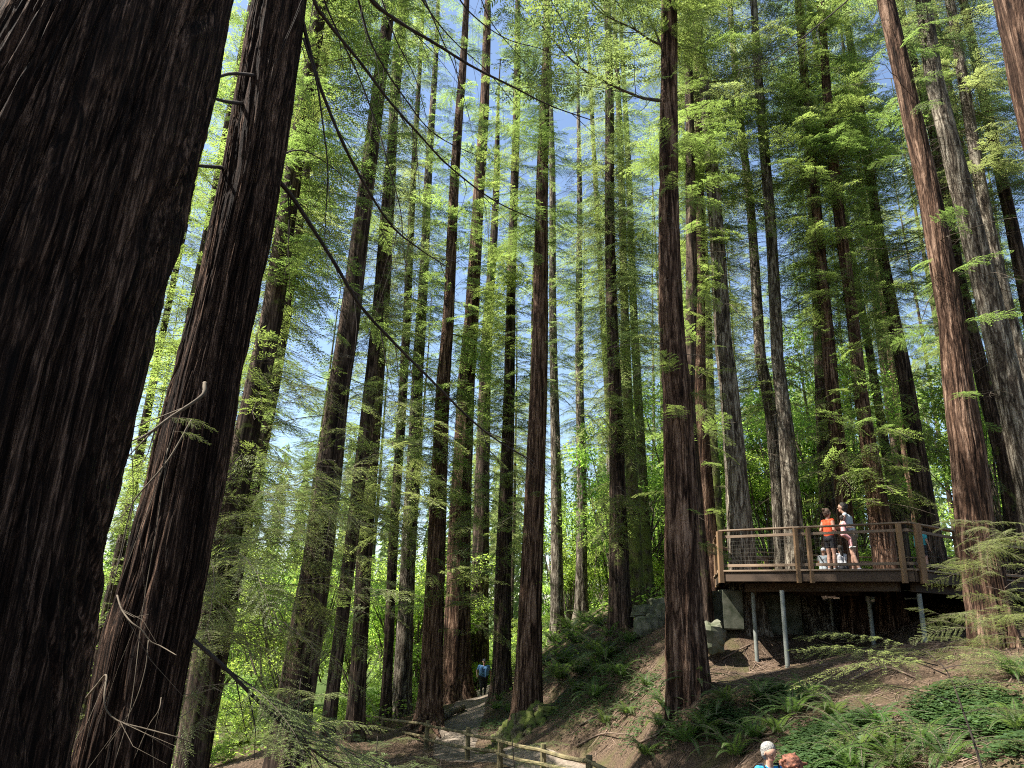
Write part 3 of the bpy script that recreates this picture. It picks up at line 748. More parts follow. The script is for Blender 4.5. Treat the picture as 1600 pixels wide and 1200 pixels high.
for i, (px, py, Y, s) in enumerate([(733,1078,45,.8),(768,1070,46,1.0),(748,1062,52,1.2),(700,1060,48,1.0),(800,1055,40,.7)]):
    q_ = P(px, py, Y); root = empty('shrub', (q_[0], Y, gz(q_[0], Y)-.1), ['shrub at the left side of the path behind the walker', 'shrub right behind the narrow dark trunk by the walker', 'taller shrub closing the path behind the walker', 'shrub behind the broad flared redwood', 'small shrub behind the root mound tree'][i], 'shrub', 'shrubs under the background trees')
    c = link('foliage', BS[i % 3], root, rot=(0, 0, i)); c.scale = (s, s, s)
n = 0
while n < 74:
    az = math.radians(r.uniform(-38, 38)); d = r.uniform(33, 75)
    x, y = d*math.sin(az), d*math.cos(az)
    if not free(x, y, 1.6) or float(path_dist(np.array(x), np.array(y))) < 3: continue
    if d < 33 and az > -.11 and not (d > 29.5 and .02 < az < .2): continue
    z = gz(x, y); root = empty('shrub', (x, y, z-.1), 'leafy bright green shrub under the distant trunks', 'shrub', 'shrubs under the background trees')
    s = r.uniform(.7, 1.35); c = link('foliage', BS[n % 3], root, rot=(0, 0, n*1.7)); c.scale = (s, s, s)
    n += 1
# each background thing is told apart by the gap it stands in, counted from the left
REFS = [(-400, 'frame edge'), (160, 'huge dark trunk'), (270, 'second nearest trunk'), (350, 'leaning dark trunk'), (507, 'stout flared trunk'), (572, 'fence end trunks'), (638, 'dappled trunk'), (684, 'orange-footed redwood'),
        (720, 'broad flared redwood'), (788, 'narrow dark trunk'), (832, 'root mound redwood'), (909, 'lone grey fir'), (967, 'rockside dark trunk'), (1062, 'shredding redwood'), (1158, 'pale grey fir'), (1238, 'railing-post firs'),
        (1318, 'sunlit orange redwood'), (1378, 'mid-deck redwood'), (1445, 'deck-corner redwood'), (1530, 'big dappled redwood'), (1612, 'stout grey fir'), (3000, 'frame edge')]
ORD = ['first', 'second', 'third', 'fourth', 'fifth', 'sixth', 'seventh', 'eighth', 'ninth', 'tenth', 'eleventh', 'twelfth', 'thirteenth', 'fourteenth', 'fifteenth', 'sixteenth', 'seventeenth', 'eighteenth']
CRi = CR.T
def relabel(group, desc, names):
    gaps = {}
    for o in list(COL.objects):
        if o.parent is None and o.get('group') == group and any(o.name.startswith(n_) for n_ in names):
            q_ = CRi @ np.array([o.location.x, o.location.y, o.location.z+1.5]); px = 800+F*q_[0]/-q_[2]
            k = max(i for i, (rx, _) in enumerate(REFS) if rx <= px); gaps.setdefault(k, []).append((px, o))
    for k, lst in gaps.items():
        lst.sort(key=lambda t: t[0])
        for i, (px, o) in enumerate(lst):
            d_ = desc if isinstance(desc, str) else desc(o)
            where = f"between {REFS[k][1]} and {REFS[k+1][1]}"
            o['label'] = (f"{d_} {where}" if len(lst) == 1 else f"{d_}, {ORD[min(i, 17)]} from left {where}")
relabel('distant trunks in the background forest', lambda o: 'slender distant fir' if o.name.startswith('fir') else 'slender distant redwood', ('fir_tree', 'redwood_tree'))
relabel('leafy understorey trees in the background', 'bright leafy understorey tree', ('broadleaf_tree',))
relabel('shrubs under the background trees', 'leafy background shrub', ('shrub',))
# far wood that reads as one mass
r = np.random.default_rng(3); fr_ = []
N = 90000
az = r.uniform(-.78, .78, N); dd = r.uniform(100, 128, N)
cell = np.floor(az*34)+np.floor((dd-100)/9)*200
hs = (np.sin(cell*12.9898)*43758.5453) % 1
top = 20+16*hs
hh = r.random(N)**1.1*top
cx_ = ((np.floor(az*34)+.5)/34); az2 = cx_ + (az-cx_)*(1-hh/top*.8)
x = dd*np.sin(az2); y = dd*np.cos(az2)
z0_ = np.interp(x, [-90, -30, 0, 40, 90], [-8, -6, -3, 2, 8])
pos = np.stack([x, y, z0_+hh-1], 1)
dr = norm(r.normal(0, .6, (N, 3))+[0, 0, -.6]); nr = norm(r.normal(0, 1, (N, 3)))
lv = leaves(pos, dr, nr, r.uniform(.7, 1.6, N), r.uniform(.25, .55, N))
tag(link('distant_forest', build_mesh('distant_forest', lv, np.arange(N*4).reshape(-1, 4), [M['fir_leaf']])), 'mass of green forest closing the view far behind the trunks', 'forest', kind='stuff')
# ------------------------------------------------------------ viewing deck
def deck_pt(px, Y, z): 
    """plan position on the line of sight of column px at height z, Y metres ahead"""
    py = 600.0
    for _ in range(30):
        p = P(px, py, Y); py += (p[2]-z)*F/Y*.9
    return P(px, py, Y)
DZ = 1.35                                    # deck floor above the camera
dA = deck_pt(1128, 19.9, DZ); dB = deck_pt(1256, 18.5, DZ); dC = deck_pt(1428, 16.9, DZ); dD = deck_pt(1560, 19.2, DZ); dE = deck_pt(1700, 20.5, DZ)
bA = dA + np.array([1.2, 5.2, 0]); bE = dE + np.array([.5, 4.0, 0]); bM = (bA+bE)/2 + [0, 1.5, 0]
deck = empty('viewing_deck', tuple(np.array([dB[0], dB[1], gz(dB[0], dB[1])])), 'raised timber viewing deck with wooden railings standing on thin grey steel posts above the slope', 'viewing deck')
front = [dA, dB, dC, dD, dE]
outer = front + [bE, bM, bA]
# floor boards: a slab of planks following the outline
mb = MB()
def clip_seg(x):
    ys = []
    for a, b in zip(outer, outer[1:]+outer[:1]):
        if (a[0]-x)*(b[0]-x) < 0: t = (x-a[0])/(b[0]-a[0]); ys.append(a[1]+(b[1]-a[1])*t)
    return sorted(ys)
x = dA[0]+.02
while x < max(p[0] for p in outer)-.1:
    ys = clip_seg(x+.07)
    if len(ys) >= 2: mb.beam((x+.07, ys[0]-.02, DZ-.02), (x+.07, ys[-1]+.02, DZ-.02), .136, .04)
    x += .143
mb.build('floor_boards', M['plank'], deck)
def off(a, b, d):  # horizontal outward offset (towards the camera side)
    t = (b-a)/np.linalg.norm(b-a); n_ = np.array([t[1], -t[0], 0]); return n_*d
for a, b in zip(outer, outer[1:]+outer[:1]):
    o = off(a, b, .02)
    MB().beam(a+o+[0, 0, -.165], b+o+[0, 0, -.165], .05, .24).build('fascia', M['beam'], deck)
    MB().beam(a+o*1.6+[0, 0, -.012], b+o*1.6+[0, 0, -.012], .11, .045).build('edge_board', M['rail'], deck)
# joists and beams below
jm = MB()
for t in np.linspace(.06, .94, 11):
    a = dA*(1-t)+dC*t; b = bA*(1-t)+bM*t
    jm.beam(a+[0, .1, -.16], b+[0, -.1, -.16], .05, .2)
jm.build('joists', M['beam'], deck)
bm1a, bm1b = dA+[.9, .75, -.38], dC+[-.1, .55, -.38]
MB().beam(bm1a, bm1b, .14, .22).build('beam', M['beam'], deck)
MB().beam(bm1a+[.6, 3.2, 0], bm1b+[.6, 3.2, 0], .14, .22).build('beam', M['beam'], deck)
MB().beam(dC+[.2, .5, -.38], dE+[-.2, .6, -.38], .14, .22).build('beam', M['beam'], deck)
# railings
RH = 1.07
def rail_bay(a, b, mesh_=True, mid=True):
    o = off(a, b, -.03)
    a2, b2 = a+o, b+o
    MB().beam(a2+[0, 0, RH], b2+[0, 0, RH], .16, .042, bev=.01).build('top_rail', M['rail'], deck)
    MB().beam(a2+[0, 0, RH-.17], b2+[0, 0, RH-.17], .042, .07).build('middle_rail', M['rail'], deck)
    MB().beam(a2+[0, 0, .13], b2+[0, 0, .13], .042, .07).build('bottom_rail', M['rail'], deck)
    if mesh_:
        L = np.linalg.norm(b2-a2); wm = MB(); n_ = int(L/.105)
        for i in range(1, n_):
            p = a2+(b2-a2)*i/n_; wm.tube([p+[0, 0, .15], p+[0, 0, RH-.19]], .0018, 4, cap=False)
        for k in range(1, 7):
            z = .15+(RH-.34)*k/7; wm.tube([a2+[0, 0, z], b2+[0, 0, z]], .0018, 4, cap=False)
        wm.build('wire_mesh', M['wire'], deck)
for a, b in zip(outer, outer[1:]+outer[:1]): rail_bay(a, b, mesh_=True)
def rpost(p, d=(0, -1, 0), low=-.32, w=.10):
    d = np.asarray(d, float)
    q = p + d*.06
    MB().beam(q+[0, 0, low], q+[0, 0, RH-.025], w, w*1.1, up=(0, 1, 0), bev=.008).build('rail_post', M['plank'], deck)
fo = off(dA, dC, 1.0)
rpost(dA, fo, w=.13); rpost(dB+[-.09, .07, 0], fo); rpost(dB+[.17, -.10, 0], fo); rpost(dC+[-.16, .12, 0], fo); rpost(dC+[.16, .03, 0], off(dC, dD, 1.0), w=.13)
for t in (.5,): rpost(dC*(1-t)+dD*t, off(dC, dD, 1.0))
rpost(dD, off(dC, dD, 1.0)); rpost(dE, off(dD, dE, 1.0))
for t in (0, .25, .5, .75, 1): rpost(bA*(1-t)+bM*t, (0, .0, 0)); rpost(bM*(1-t)+bE*t+[0, .001, 0], (0, .0, 0))
rpost((dA+bA)/2, (0, 0, 0))
# sloping railing of the access ramp behind the left end
ra, rb = dA+[.25, 2.4, RH-.1], dA+[2.2, 2.7, RH-.52]
MB().beam(ra, rb, .05, .09).build('ramp_rail', M['rail'], deck); MB().beam(ra+[0, 0, -.25], rb+[0, 0, -.25], .05, .08).build('ramp_rail', M['rail'], deck)
MB().beam(rb+[0, 0, .05], rb+[0, 0, -.55], .1, .1, up=(0, 1, 0)).build('ramp_post', M['plank'], deck)
# steel legs
for px, py, Y in ((1183, 1030, 20.6), (1232, 1057, 18.5), (1366, 1012, 19.9), (1446, 1003, 17.5), (1302, 990, 22.6), (1560, 1000, 19.6)):
    b = P(px, py, Y); zt = DZ-.40
    g0 = gz(b[0], b[1]); topx = b[0]+(0 if px != 1232 else 0)
    lg = MB(); lg.tube([(b[0], b[1], g0-.3), (topx, b[1], zt-.12)], .055, 14); leg = lg.build('support_post', M['steel'], deck, smooth=False)
    c = MB(); c.beam((topx, b[1], zt-.14), (topx, b[1], zt+.12), .17, .17, up=(0, 1, 0)); c.build('post_cap', M['steel'], leg, loc=None)
    c2 = MB(); c2.beam((b[0], b[1], g0-.12), (b[0], b[1], g0+.05), .34, .34, up=(0, 1, 0), bev=.03); c2.build('footing', M['concrete'], leg)

# concrete blocks and boulders on the slope left of the deck
def rock(name, px, py, Y, r, seed, label, cat, mat='rock', rough=.3, group=None, sink=.35):
    p = P(px, py, Y); mb = MB(); mb.blob((0, 0, 0), r, seed, rough)
    o = mb.build(name, M[mat], None, smooth=False); o.location = (p[0], p[1], p[2]+r[2]*(1-sink)*.5-.06)
    return tag(o, label, cat, group)
def block(px, pyt, Y, w, h, d, yaw, label, group):
    p = P(px, pyt, Y); mb = MB(); c, s = math.cos(yaw), math.sin(yaw)
    mb.beam((-w/2*c, -w/2*s, 0), (w/2*c, w/2*s, 0), d, h, bev=.04)
    o = mb.build('concrete_block', M['concrete'], None); o.location = (p[0], p[1], p[2]-h/2)
    return tag(o, label, 'block', group)
gb = 'concrete blocks under the left end of the deck'
block(1114, 924, 22.0, .72, 1.0, .6, .1, 'grey mossy concrete block beside the tall red-brown redwood, left of its neighbour', gb)
block(1140, 922, 21.6, .55, 1.1, .7, -.1, 'grey mossy concrete block directly below the left corner post of the deck', gb)
block(1216, 928, 22.3, 1.1, 1.2, .5, .05, 'shaded concrete block between the first two steel posts of the deck', gb)
rock('boulder', 1112, 1000, 20.6, (.36, .36, .40), 3, 'rounded mossy boulder below the concrete blocks on the slope', 'boulder', rough=.35)
gr_ = 'broken rocks beside the dark trunk on the slope'
for i, (px, py, Y, rr, lb) in enumerate([
    (1003, 984, 25.6, (.30, .25, .32), 'pale sunlit rock nearest the dark trunk, leftmost of the broken rocks'),
    (1020, 980, 25.9, (.30, .25, .36), 'pale sunlit rock in the middle of the broken rocks'),
    (1033, 968, 26.2, (.22, .25, .42), 'tallest pale rock of the pile, touching the tall red-brown redwood in the picture'),
    (1012, 958, 27.4, (.6, .4, .26), 'dark flat rock lying on top behind the pale ones'),
    (1030, 948, 27.8, (.38, .3, .28), 'dark rock at the back of the pile under the bright leaves')]):
    rock('rock', px, py, Y, rr, 20+i, lb, 'rock', rough=.32, group=gr_)
rock('boulder', 853, 1112, 25.6, (.42, .4, .2), 41, 'low mossy boulder right of the red-brown trunk on the root mound', 'boulder', rough=.4, mat='mossy')

# root mound under the middle redwood: buttress roots running down to the path
mound = empty('root_mound', tuple(P(815, 1125, 26.3)), 'mossy exposed roots spreading down to the path from the middle redwood', 'roots')
for i, (x0, y0, x1, y1, Y0, Y1, rr) in enumerate([(806,1100,745,1150,26.3,25.7,.20),(811,1106,768,1160,26,24.9,.24),(822,1112,803,1172,25.9,24.2,.26),(800,1094,758,1125,26.6,27.2,.17),(842,1115,852,1160,25.9,24.4,.18),(815,1110,786,1168,26,24.5,.22),(832,1112,828,1170,25.9,24.3,.2)]):
    a, b = P(x0, y0, Y0), P(x1, y1, Y1); pts = []
    for t_ in (0, .25, .5, .75, 1):
        q_ = a*(1-t_)+b*t_ + [random.uniform(-.1, .1), random.uniform(-.1, .1), 0]; q_[2] = gz(q_[0], q_[1]) + (.30*(1-t_)**1.5+.02-.12*t_); pts.append(q_)
    mbr = MB(); mbr.tube(catmull(pts, 6), np.linspace(rr*1.25, rr*.5, 25)*np.random.default_rng(i).uniform(.8, 1.2, 25), 12, jit=.22)
    mbr.build('root', M['mossy'], mound, smooth=True)
rt = empty('surface_roots', tuple(P(672, 1118, 29.6)), 'bare roots creeping over the earth from the orange-footed redwood towards the fence', 'roots')
for i, (x1, y1, Y1) in enumerate([(630,1132,29),(650,1142,28.4),(690,1138,28.3),(702,1128,29)]):
    a = P(670, 1110, 29.8); b = P(x1, y1, Y1); b[2] = gz(b[0], b[1]); m = (a+b)/2; m[2] = gz(m[0], m[1])+.1
    MB().tube(catmull([a, m, b], 6), np.linspace(.16, .04, 13), 7, jit=.15).build('root', M['redwood'], rt, smooth=True)
# log beside the path
lg = empty('fallen_log', tuple(P(706, 1110, 31.5)), 'short fallen log lying beside the path behind the fence', 'log')
a, b = P(688, 1116, 30.6), P(724, 1098, 34); a[2] = gz(a[0], a[1])+.12; b[2] = gz(b[0], b[1])+.12
MB().tube([a, (a+b)/2+[0, 0, .03], b], [.17, .15, .13], 14, jit=.06).build('log', M['fir'], lg, smooth=True)
# ------------------------------------------------------------ split rail fence
fp = [(547,1137,34.5),(597,1147,31),(665,1171,27.5),(730,1189,24),(781,1198,21.6),(849,1214,18.8),(921,1236,16.3),(1010,1290,13.2)]
fence = empty('rail_fence', tuple(P(*fp[3])), 'low two-rail wooden fence along the near side of the path', 'fence')
tops = []
for i, c in enumerate(fp):
    p = P(*c); g_ = min(gz(p[0], p[1]), p[2]); tp = P(c[0], [1110,1119,1126,1137,1147,1162,1180,1225][i], c[2]); hgt = tp[2]-p[2]
    MB().tube([(p[0], p[1], g_-.3), (p[0]+random.uniform(-.02, .02), p[1], p[2]+hgt)], [.085, .07], 9, jit=.08).build('post', M['fence'], fence)
    tops.append((p, hgt))
for i in range(len(tops)-1):
    (a, ha), (b, hb) = tops[i], tops[i+1]
    for fz in (.84, .42):
        za, zb = ha*fz+random.uniform(-.04, .04), hb*fz+random.uniform(-.04, .04)
        m = (a+[0, -.07, za]+b+[0, -.07, zb])/2 + [0, 0, random.uniform(-.03, .01)]
        MB().tube([a+[-.1, -.06, za], m, b+[.1, -.06, zb]], [.04, .05, .04], 7, jit=.12).build('rail', M['fence'], fence)

# ------------------------------------------------------------ long boughs of the near trees
def curve3(pts):  # (px, py, Y)
    return catmull([P(*p) for p in pts], 8)
def branch(parent, pts, r0, r1, mat='darktwig', name='branch', tw=0, seed=0, leafy=0, lf=None, up=(0, 0, 1)):
    c = curve3(pts); mb = MB(); mb.tube(c, np.linspace(r0, r1, len(c)), 7, jit=.12)
    r = np.random.default_rng(seed)
    for _ in range(tw):
        i = r.integers(3, len(c)-1); d = norm(c[i]-c[i-1]); e = norm(np.cross(d, r.normal(0, 1, 3)))*.6+d*.8+[0, 0, -.35]
        L = r.uniform(.25, .9); q = [c[i], c[i]+e*L*.5+r.normal(0, .03, 3), c[i]+e*L+r.normal(0, .06, 3)-[0, 0, .1*L]]
        mb.tube(q, [r1*.8, r1*.5, r1*.25], 4, cap=False)
    o = mb.build(name, M[mat], None, smooth=True, loc=tuple(c[0]))
    o.parent = parent; o.location = Vector(c[0]) - parent.location
    if leafy:
        it = []
        for k in range(leafy):
            i = min(len(c)-2, int(len(c)*(.25+.75*(k+.5)/leafy))); d = norm(c[i+1]-c[i-1])
            az = math.atan2(d[1], d[0]) + (1 if k % 2 else -1)*r.uniform(.3, .9); el = math.asin(np.clip(d[2], -1, 1))*.5
            it.append(((lf or FS)[r.integers(5)], rotm(az, el, r.normal(0, .3)), c[i]-c[0], r.uniform(.45, 1.0)))
        f = link('foliage', assemble('foliage', it, M['spray'], M['twig']), o)
    return o
TB = TREES[1][0]
branch(TB, [(430,275,6.0),(465,320,6.3),(525,415,6.7),(565,480,7.0),(625,545,7.4),(680,600,7.8),(735,655,8.3),(780,690,8.7),(835,722,9.2)], .024, .008, tw=16, seed=1, name='bough')
branch(TB, [(478,-60,5.6),(490,0,5.7),(520,45,6),(565,100,6.3),(610,160,6.6),(655,210,7),(700,258,7.4),(770,312,8),(840,345,8.6)], .022, .007, tw=14, seed=2, name='bough')
branch(TB, [(455,-40,5.8),(470,20,6),(495,120,6.3),(530,210,6.6),(565,280,7),(610,350,7.4),(650,385,7.8),(700,418,8.2)], .026, .007, tw=14, seed=3, name='bough')
branch(TB, [(545,-60,6.6),(580,0,7),(625,35,7.3),(680,68,7.7),(740,105,8.2),(800,135,8.8),(860,165,9.4),(925,188,10)], .030, .008, tw=12, seed=4, name='bough')
branch(TB, [(545,-50,6.6),(560,0,7),(577,60,7.2),(600,105,7.4),(630,150,7.7),(680,210,8.2),(760,250,8.8)], .018, .005, tw=12, seed=5, name='bough')
branch(TB, [(500,-30,6.6),(510,10,6.8),(535,65,7),(560,118,7.2),(590,200,7.4),(608,262,7.6),(625,325,7.8),(630,380,7.9),(636,445,8)], .014, .004, tw=12, seed=6, name='bough')
branch(TB, [(474,60,6),(494,125,6.1),(504,190,6.2),(512,262,6.3),(510,320,6.4),(507,372,6.4)], .012, .004, tw=10, seed=7, name='bough')
for i, pts in enumerate([[(640,-30,8),(680,30,8.3),(715,70,8.6),(760,110,9),(810,170,9.5)], [(655,-20,9),(690,60,9.3),(712,110,9.6),(735,190,10)], [(590,-20,8),(618,60,8.2),(648,120,8.6),(668,190,8.9)],
    [(742,-30,10),(765,30,10.4),(800,75,10.8),(850,130,11.5)], [(420,250,8),(470,235,8.6),(520,262,9),(560,300,9.6)], [(700,-30,8),(735,20,8.6),(790,60,9.4),(850,78,10.2),(900,100,11)]]):
    branch(TB, pts, .013, .004, tw=10, seed=20+i, name='bough')
branch(TB, [(303,1000,5.9),(350,1042,5.9),(400,1092,6.0),(450,1140,6.2),(500,1180,6.5),(560,1215,6.9)], .018, .008, tw=14, seed=8, name='bough', leafy=16, lf=FN)
branch(TB, [(320,598,5.5),(318,615,5.42),(300,630,5.35),(262,655,5.3),(240,672,5.25),(215,688,5.2)], .017, .008, 'deadwood', 'branch_stub', tw=6, seed=9)
branch(TB, [(300,655,5.45),(262,720,5.4),(215,775,5.4),(203,800,5.4),(187,870,5.45),(180,900,5.4)], .008, .003, 'deadwood', 'dead_branch', tw=7, seed=10)
branch(TB, [(183,930,5.3),(190,952,5.2),(205,972,5.1),(222,985,5.1),(235,1002,5.1),(252,1010,5.1),(276,1024,5.0)], .0065, .003, 'deadwood', 'dead_branch', tw=3, seed=11)
branch(TB, [(135,1090,5.3),(150,1072,5.2),(166,1055,5.1),(163,1090,5.0),(168,1112,5),(188,1128,5),(225,1138,5),(270,1150,5),(300,1160,5.1)], .0075, .003, 'deadwood', 'dead_branch', tw=6, seed=12)
for i, pts in enumerate([[(262,700,5.42),(250,790,5.38),(235,880,5.32),(222,960,5.28),(205,1100,5.1),(180,1190,5.0)], [(232,1000,5.2),(226,1050,5.15),(205,1110,5.1),(165,1170,5.1)],
                         [(252,1090,5.05),(248,1110,5),(232,1135,5),(210,1185,5)], [(205,690,5.3),(208,770,5.3),(200,850,5.3)]]):
    branch(TB, pts, .0035, .002, 'deadwood', 'hanging_twig', tw=1, seed=40+i)
for i, pts in enumerate([[(400,118,5.8),(365,115,5.5),(340,120,5.2)], [(380,162,5.8),(350,158,5.5),(325,150,5.2)], [(350,262,5.9),(325,260,5.5),(300,258,5.2)]]):
    branch(TB, pts, .019, .013, 'darktwig', 'branch_stub', seed=50+i)
# little lit sprigs on the broken branch
it = [(FN[k], rotm(-.1+.25*k, -.1, .5), P(262+10*k, 652+22*(k % 2), 5.15)-np.array(TB.location), .17) for k in range(3)]
link('sprig', assemble('sprig', it, M['broad'], M['twig']), TB)
# boughs on the slope redwood
branch(root16, [(1036,158,17),(1015,155,16.8),(995,150,16.5),(950,130,16),(900,100,15.5),(850,45,15),(835,10,14.8)], .05, .015, 'twig', 'bough', tw=10, seed=60, leafy=14, lf=FR)
branch(root16, [(1034,70,17),(1015,62,16.8),(990,45,16.4),(940,20,16),(905,-20,15.6)], .04, .012, 'twig', 'bough', tw=8, seed=61, leafy=10, lf=FR)
branch(root16, [(1034,75,17),(1022,45,16.8),(1005,10,16.5),(990,-30,16)], .035, .012, 'twig', 'bough', tw=8, seed=62, leafy=6, lf=FR)
branch(root25, [(1345,-20,14),(1325,0,13.8),(1290,30,13.4),(1250,62,13),(1205,95,12.6),(1150,110,12)], .022, .008, 'darktwig', 'bough', tw=8, seed=63)

def sprays(parent, name, spots, fr, mat, seed, sc=(.6, 1.1), el=(-25, 10), face=None, spread=math.pi):
    """leafy boughs: spots = (px, py, Y, count, px radius)"""
    r = np.random.default_rng(seed); it = []; pl = np.array(parent.location)
    for px, py, Y, n_, rad in spots:
        for _ in range(n_):
            a = r.uniform(0, 2*math.pi); q = rad*math.sqrt(r.random()); YY = Y+r.normal(0, .35)
            p = P(px+q*math.cos(a), py+q*math.sin(a)*.7, YY)
            az = (face if face is not None else r.uniform(-math.pi, math.pi)) + r.uniform(-spread, spread)*.5
            it.append((fr[r.integers(5)], rotm(az, math.radians(r.uniform(*el)), r.normal(0, .3)), p-pl, r.uniform(*sc)))
    return link(name, assemble(name, it, M[mat], M['twig']), parent)
T = [t[0] for t in TREES]
sprays(T[3], 'low_boughs', [(420,700,20,6,60),(380,860,20,6,60),(450,620,20,5,60),(400,560,20,4,60)], FR, 'spray', 11, (.4, .8))
sprays(T[6], 'low_boughs', [(585,830,27.5,8,60),(560,950,27,6,50),(610,720,27.5,7,60),(600,620,28,6,60)], FR, 'spray', 12, (.4, .85))
sprays(T[8], 'low_boughs', [(650,830,31,6,50),(640,930,31,5,40),(670,700,31,6,50)], FR, 'spray', 13, (.4, .85))
sprays(T[12], 'low_boughs', [(790,760,31,7,50),(800,650,31,6,50),(775,860,31,6,45)], FR, 'spray', 14, (.4, .85))
sprays(T[2], 'low_boughs', [(370,800,13,15,55),(330,900,12.5,12,45),(340,1000,12.5,12,40),(330,1090,12,10,45),(430,770,13,9,55),(400,860,12.6,8,50)], FN, 'spray', 1, (.6, 1.25))
sprays(T[4], 'low_boughs', [(480,790,14.2,14,75),(430,840,14,14,65),(520,760,14.5,9,55),(450,920,14,10,50),(400,1000,13.6,12,55),(480,620,14.5,8,60),(560,700,15,8,50),(400,930,13.6,8,50)], FN, 'spray', 2, (.8, 1.6))
sprays(T[5], 'low_boughs', [(600,760,21,7,60),(560,840,21,5,50),(640,680,21.5,6,60),(600,600,22,6,50)], FR, 'spray', 3, (.35, .75))
sprays(T[10], 'low_boughs', [(730,900,29,6,50),(760,830,30,6,45),(700,780,30,6,50),(740,700,30,6,50),(690,640,31,6,50),(750,960,32,4,40)], FR, 'spray', 4, (.4, .9))
sprays(root25, 'foot_sprays', [(1540,840,13.4,16,42),(1525,880,13.2,12,40),(1570,900,13.2,12,45),(1545,960,13,14,55),(1590,830,13.4,9,30),(1510,970,12.8,9,40),(1585,990,12.8,10,50),(1560,1040,12.4,8,60)], FN, 'spray', 5, (.3, .75), (-20, 25))
sprays(root16, 'low_boughs', [(1040,470,19,3,25),(1045,560,20,2,20)], FR, 'conifer', 6, (.2, .4))
sprays(T[17], 'low_boughs', [(985,820,26.8,3,25),(935,640,27,5,35),(930,260,26.8,4,30),(975,480,27,4,30),(990,770,26.5,3,25)], FF, 'fir_leaf', 8, (.4, .9), (-45, -10))

# hemlock sapling in the right foreground
sp = P(1545, 1230, 6.3); sap = empty('hemlock_sapling', tuple(sp), 'thin dark-stemmed hemlock sapling with flat drooping sprays, in front of the right slope', 'sapling')
cst = catmull([P(1550,1260,6.3), P(1528,1180,6.4), P(1508,1120,6.5), P(1480,1050,6.6), P(1447,1018,6.7)], 8)
MB().tube(cst, np.linspace(.013, .004, len(cst)), 6).build('trunk', M['darktwig'], sap, smooth=True)
r = np.random.default_rng(5); it = []
for px, py, Y, az, s in [(1447,1020,6.7,math.pi,.75),(1450,1030,6.7,2.7,.7),(1447,1018,6.7,.2,.5),(1465,1040,6.6,math.pi+.3,.95),(1470,1045,6.6,.1,.7),(1480,1055,6.6,math.pi,.9),(1490,1075,6.6,-.2,.75),
                         (1500,1100,6.5,math.pi-.2,.85),(1505,1115,6.5,.15,.6),(1512,1140,6.4,math.pi+.1,.8),(1520,1160,6.4,0,.5),(1455,1035,6.65,-1.2,.5),(1480,1060,6.6,-1.9,.5),(1530,1190,6.4,math.pi,.6),(1460,1035,6.7,1.7,.5)]:
    it.append((FN[r.integers(5)], rotm(az, math.radians(r.uniform(2, 16)), r.normal(0, .15)), P(px, py, Y)-sp, s*.95))
link('foliage', assemble('foliage', it, M['fir_leaf'], M['darktwig']), sap)
# drooping sprays in the lower left foreground
gsap = 'saplings in the lower left foreground'
for j, (bx, by, Y, tx, ty, lb) in enumerate([(430,1290,8.6,470,1060,'feathery sapling below the stout flared trunk, lower left'), (560,1290,9.6,590,1150,'feathery low sapling left of the fence end'), (640,1290,10.6,690,1185,'low sapling in front of the fence rails'),
                                             (800,1300,11.6,800,1150,'wispy sapling growing up through the fence between its right posts')]):
    b = P(bx, by, Y); b[2] = gz(b[0], b[1]); s_ = empty('conifer_sapling', tuple(b), lb, 'sapling', gsap); t_ = P(tx, ty, Y)
    cst = catmull([b-[0, 0, .1], (b+t_)/2+[.08, 0, 0], t_], 10); MB().tube(cst, np.linspace(.02, .005, len(cst)), 6).build('trunk', M['darktwig'], s_, smooth=True)
    it = []
    for k in range(16):
        i = int(len(cst)*(.35+.64*k/16)); it.append((FN[r.integers(5)], rotm(r.uniform(0, 6.28), math.radians(r.uniform(0, 25)), r.normal(0, .2)), cst[i]-b, r.uniform(.35, .8)*(1.1-.5*k/16)))
    link('foliage', assemble('foliage', it, M['spray'], M['darktwig']), s_)

# ------------------------------------------------------------ ferns
def fern_mesh(seed, nf=15, L=.95, pin=30):
    r = np.random.default_rng(seed); Lp, Ld, Ln, ll, lw = [], [], [], [], []; sa, sb, r0, r1 = [], [], [], []
    for f in range(nf):
        az = 2*math.pi*f/nf + r.normal(0, .2); e0 = r.uniform(.75, 1.35); l = L*r.uniform(.7, 1.15); t = np.linspace(0, 1, 14)
        ang = e0 - t*r.uniform(1.0, 1.9); hx = np.cumsum(np.cos(ang))*l/14; hz = np.cumsum(np.sin(ang))*l/14
        c = np.stack([hx*math.cos(az), hx*math.sin(az), hz], 1); c = np.vstack([[0, 0, 0], c])
        sa.append(c[:-1]); sb.append(c[1:]); r0.append(np.full(14, .005)); r1.append(np.full(14, .003))
        u = np.linspace(.12, 1, pin); pp = np.stack([np.interp(u*14, np.arange(15), c[:, i]) for i in range(3)], 1)
        side = np.array([-math.sin(az), math.cos(az), 0])
        fw = np.gradient(pp, axis=0); fw = norm(fw); nn = norm(np.cross(fw, side))
        wl = .115*np.sin(np.clip(u*1.05, 0, 1)**.55*math.pi*.98+.05)**.8*l/.95+.01
        for s in (-1, 1):
            Lp.append(pp); Ld.append(side*s + fw*.35 + r.normal(0, .06, (pin, 3)) - [0, 0, .15]); Ln.append(nn); ll.append(wl); lw.append(np.full(pin, .026*l/.95))
    lv = leaves(*map(np.concatenate, (Lp, Ld, Ln, ll, lw))); sv, sq = stems(*map(np.concatenate, (sa, sb, r0, r1))); n_ = len(lv)//4
    return build_mesh('fronds', np.concatenate([lv, sv]), np.concatenate([np.arange(n_*4).reshape(-1, 4), sq+n_*4]), [M['fern'], M['twig']], np.concatenate([np.zeros(n_, int), np.ones(len(sq), int)]))
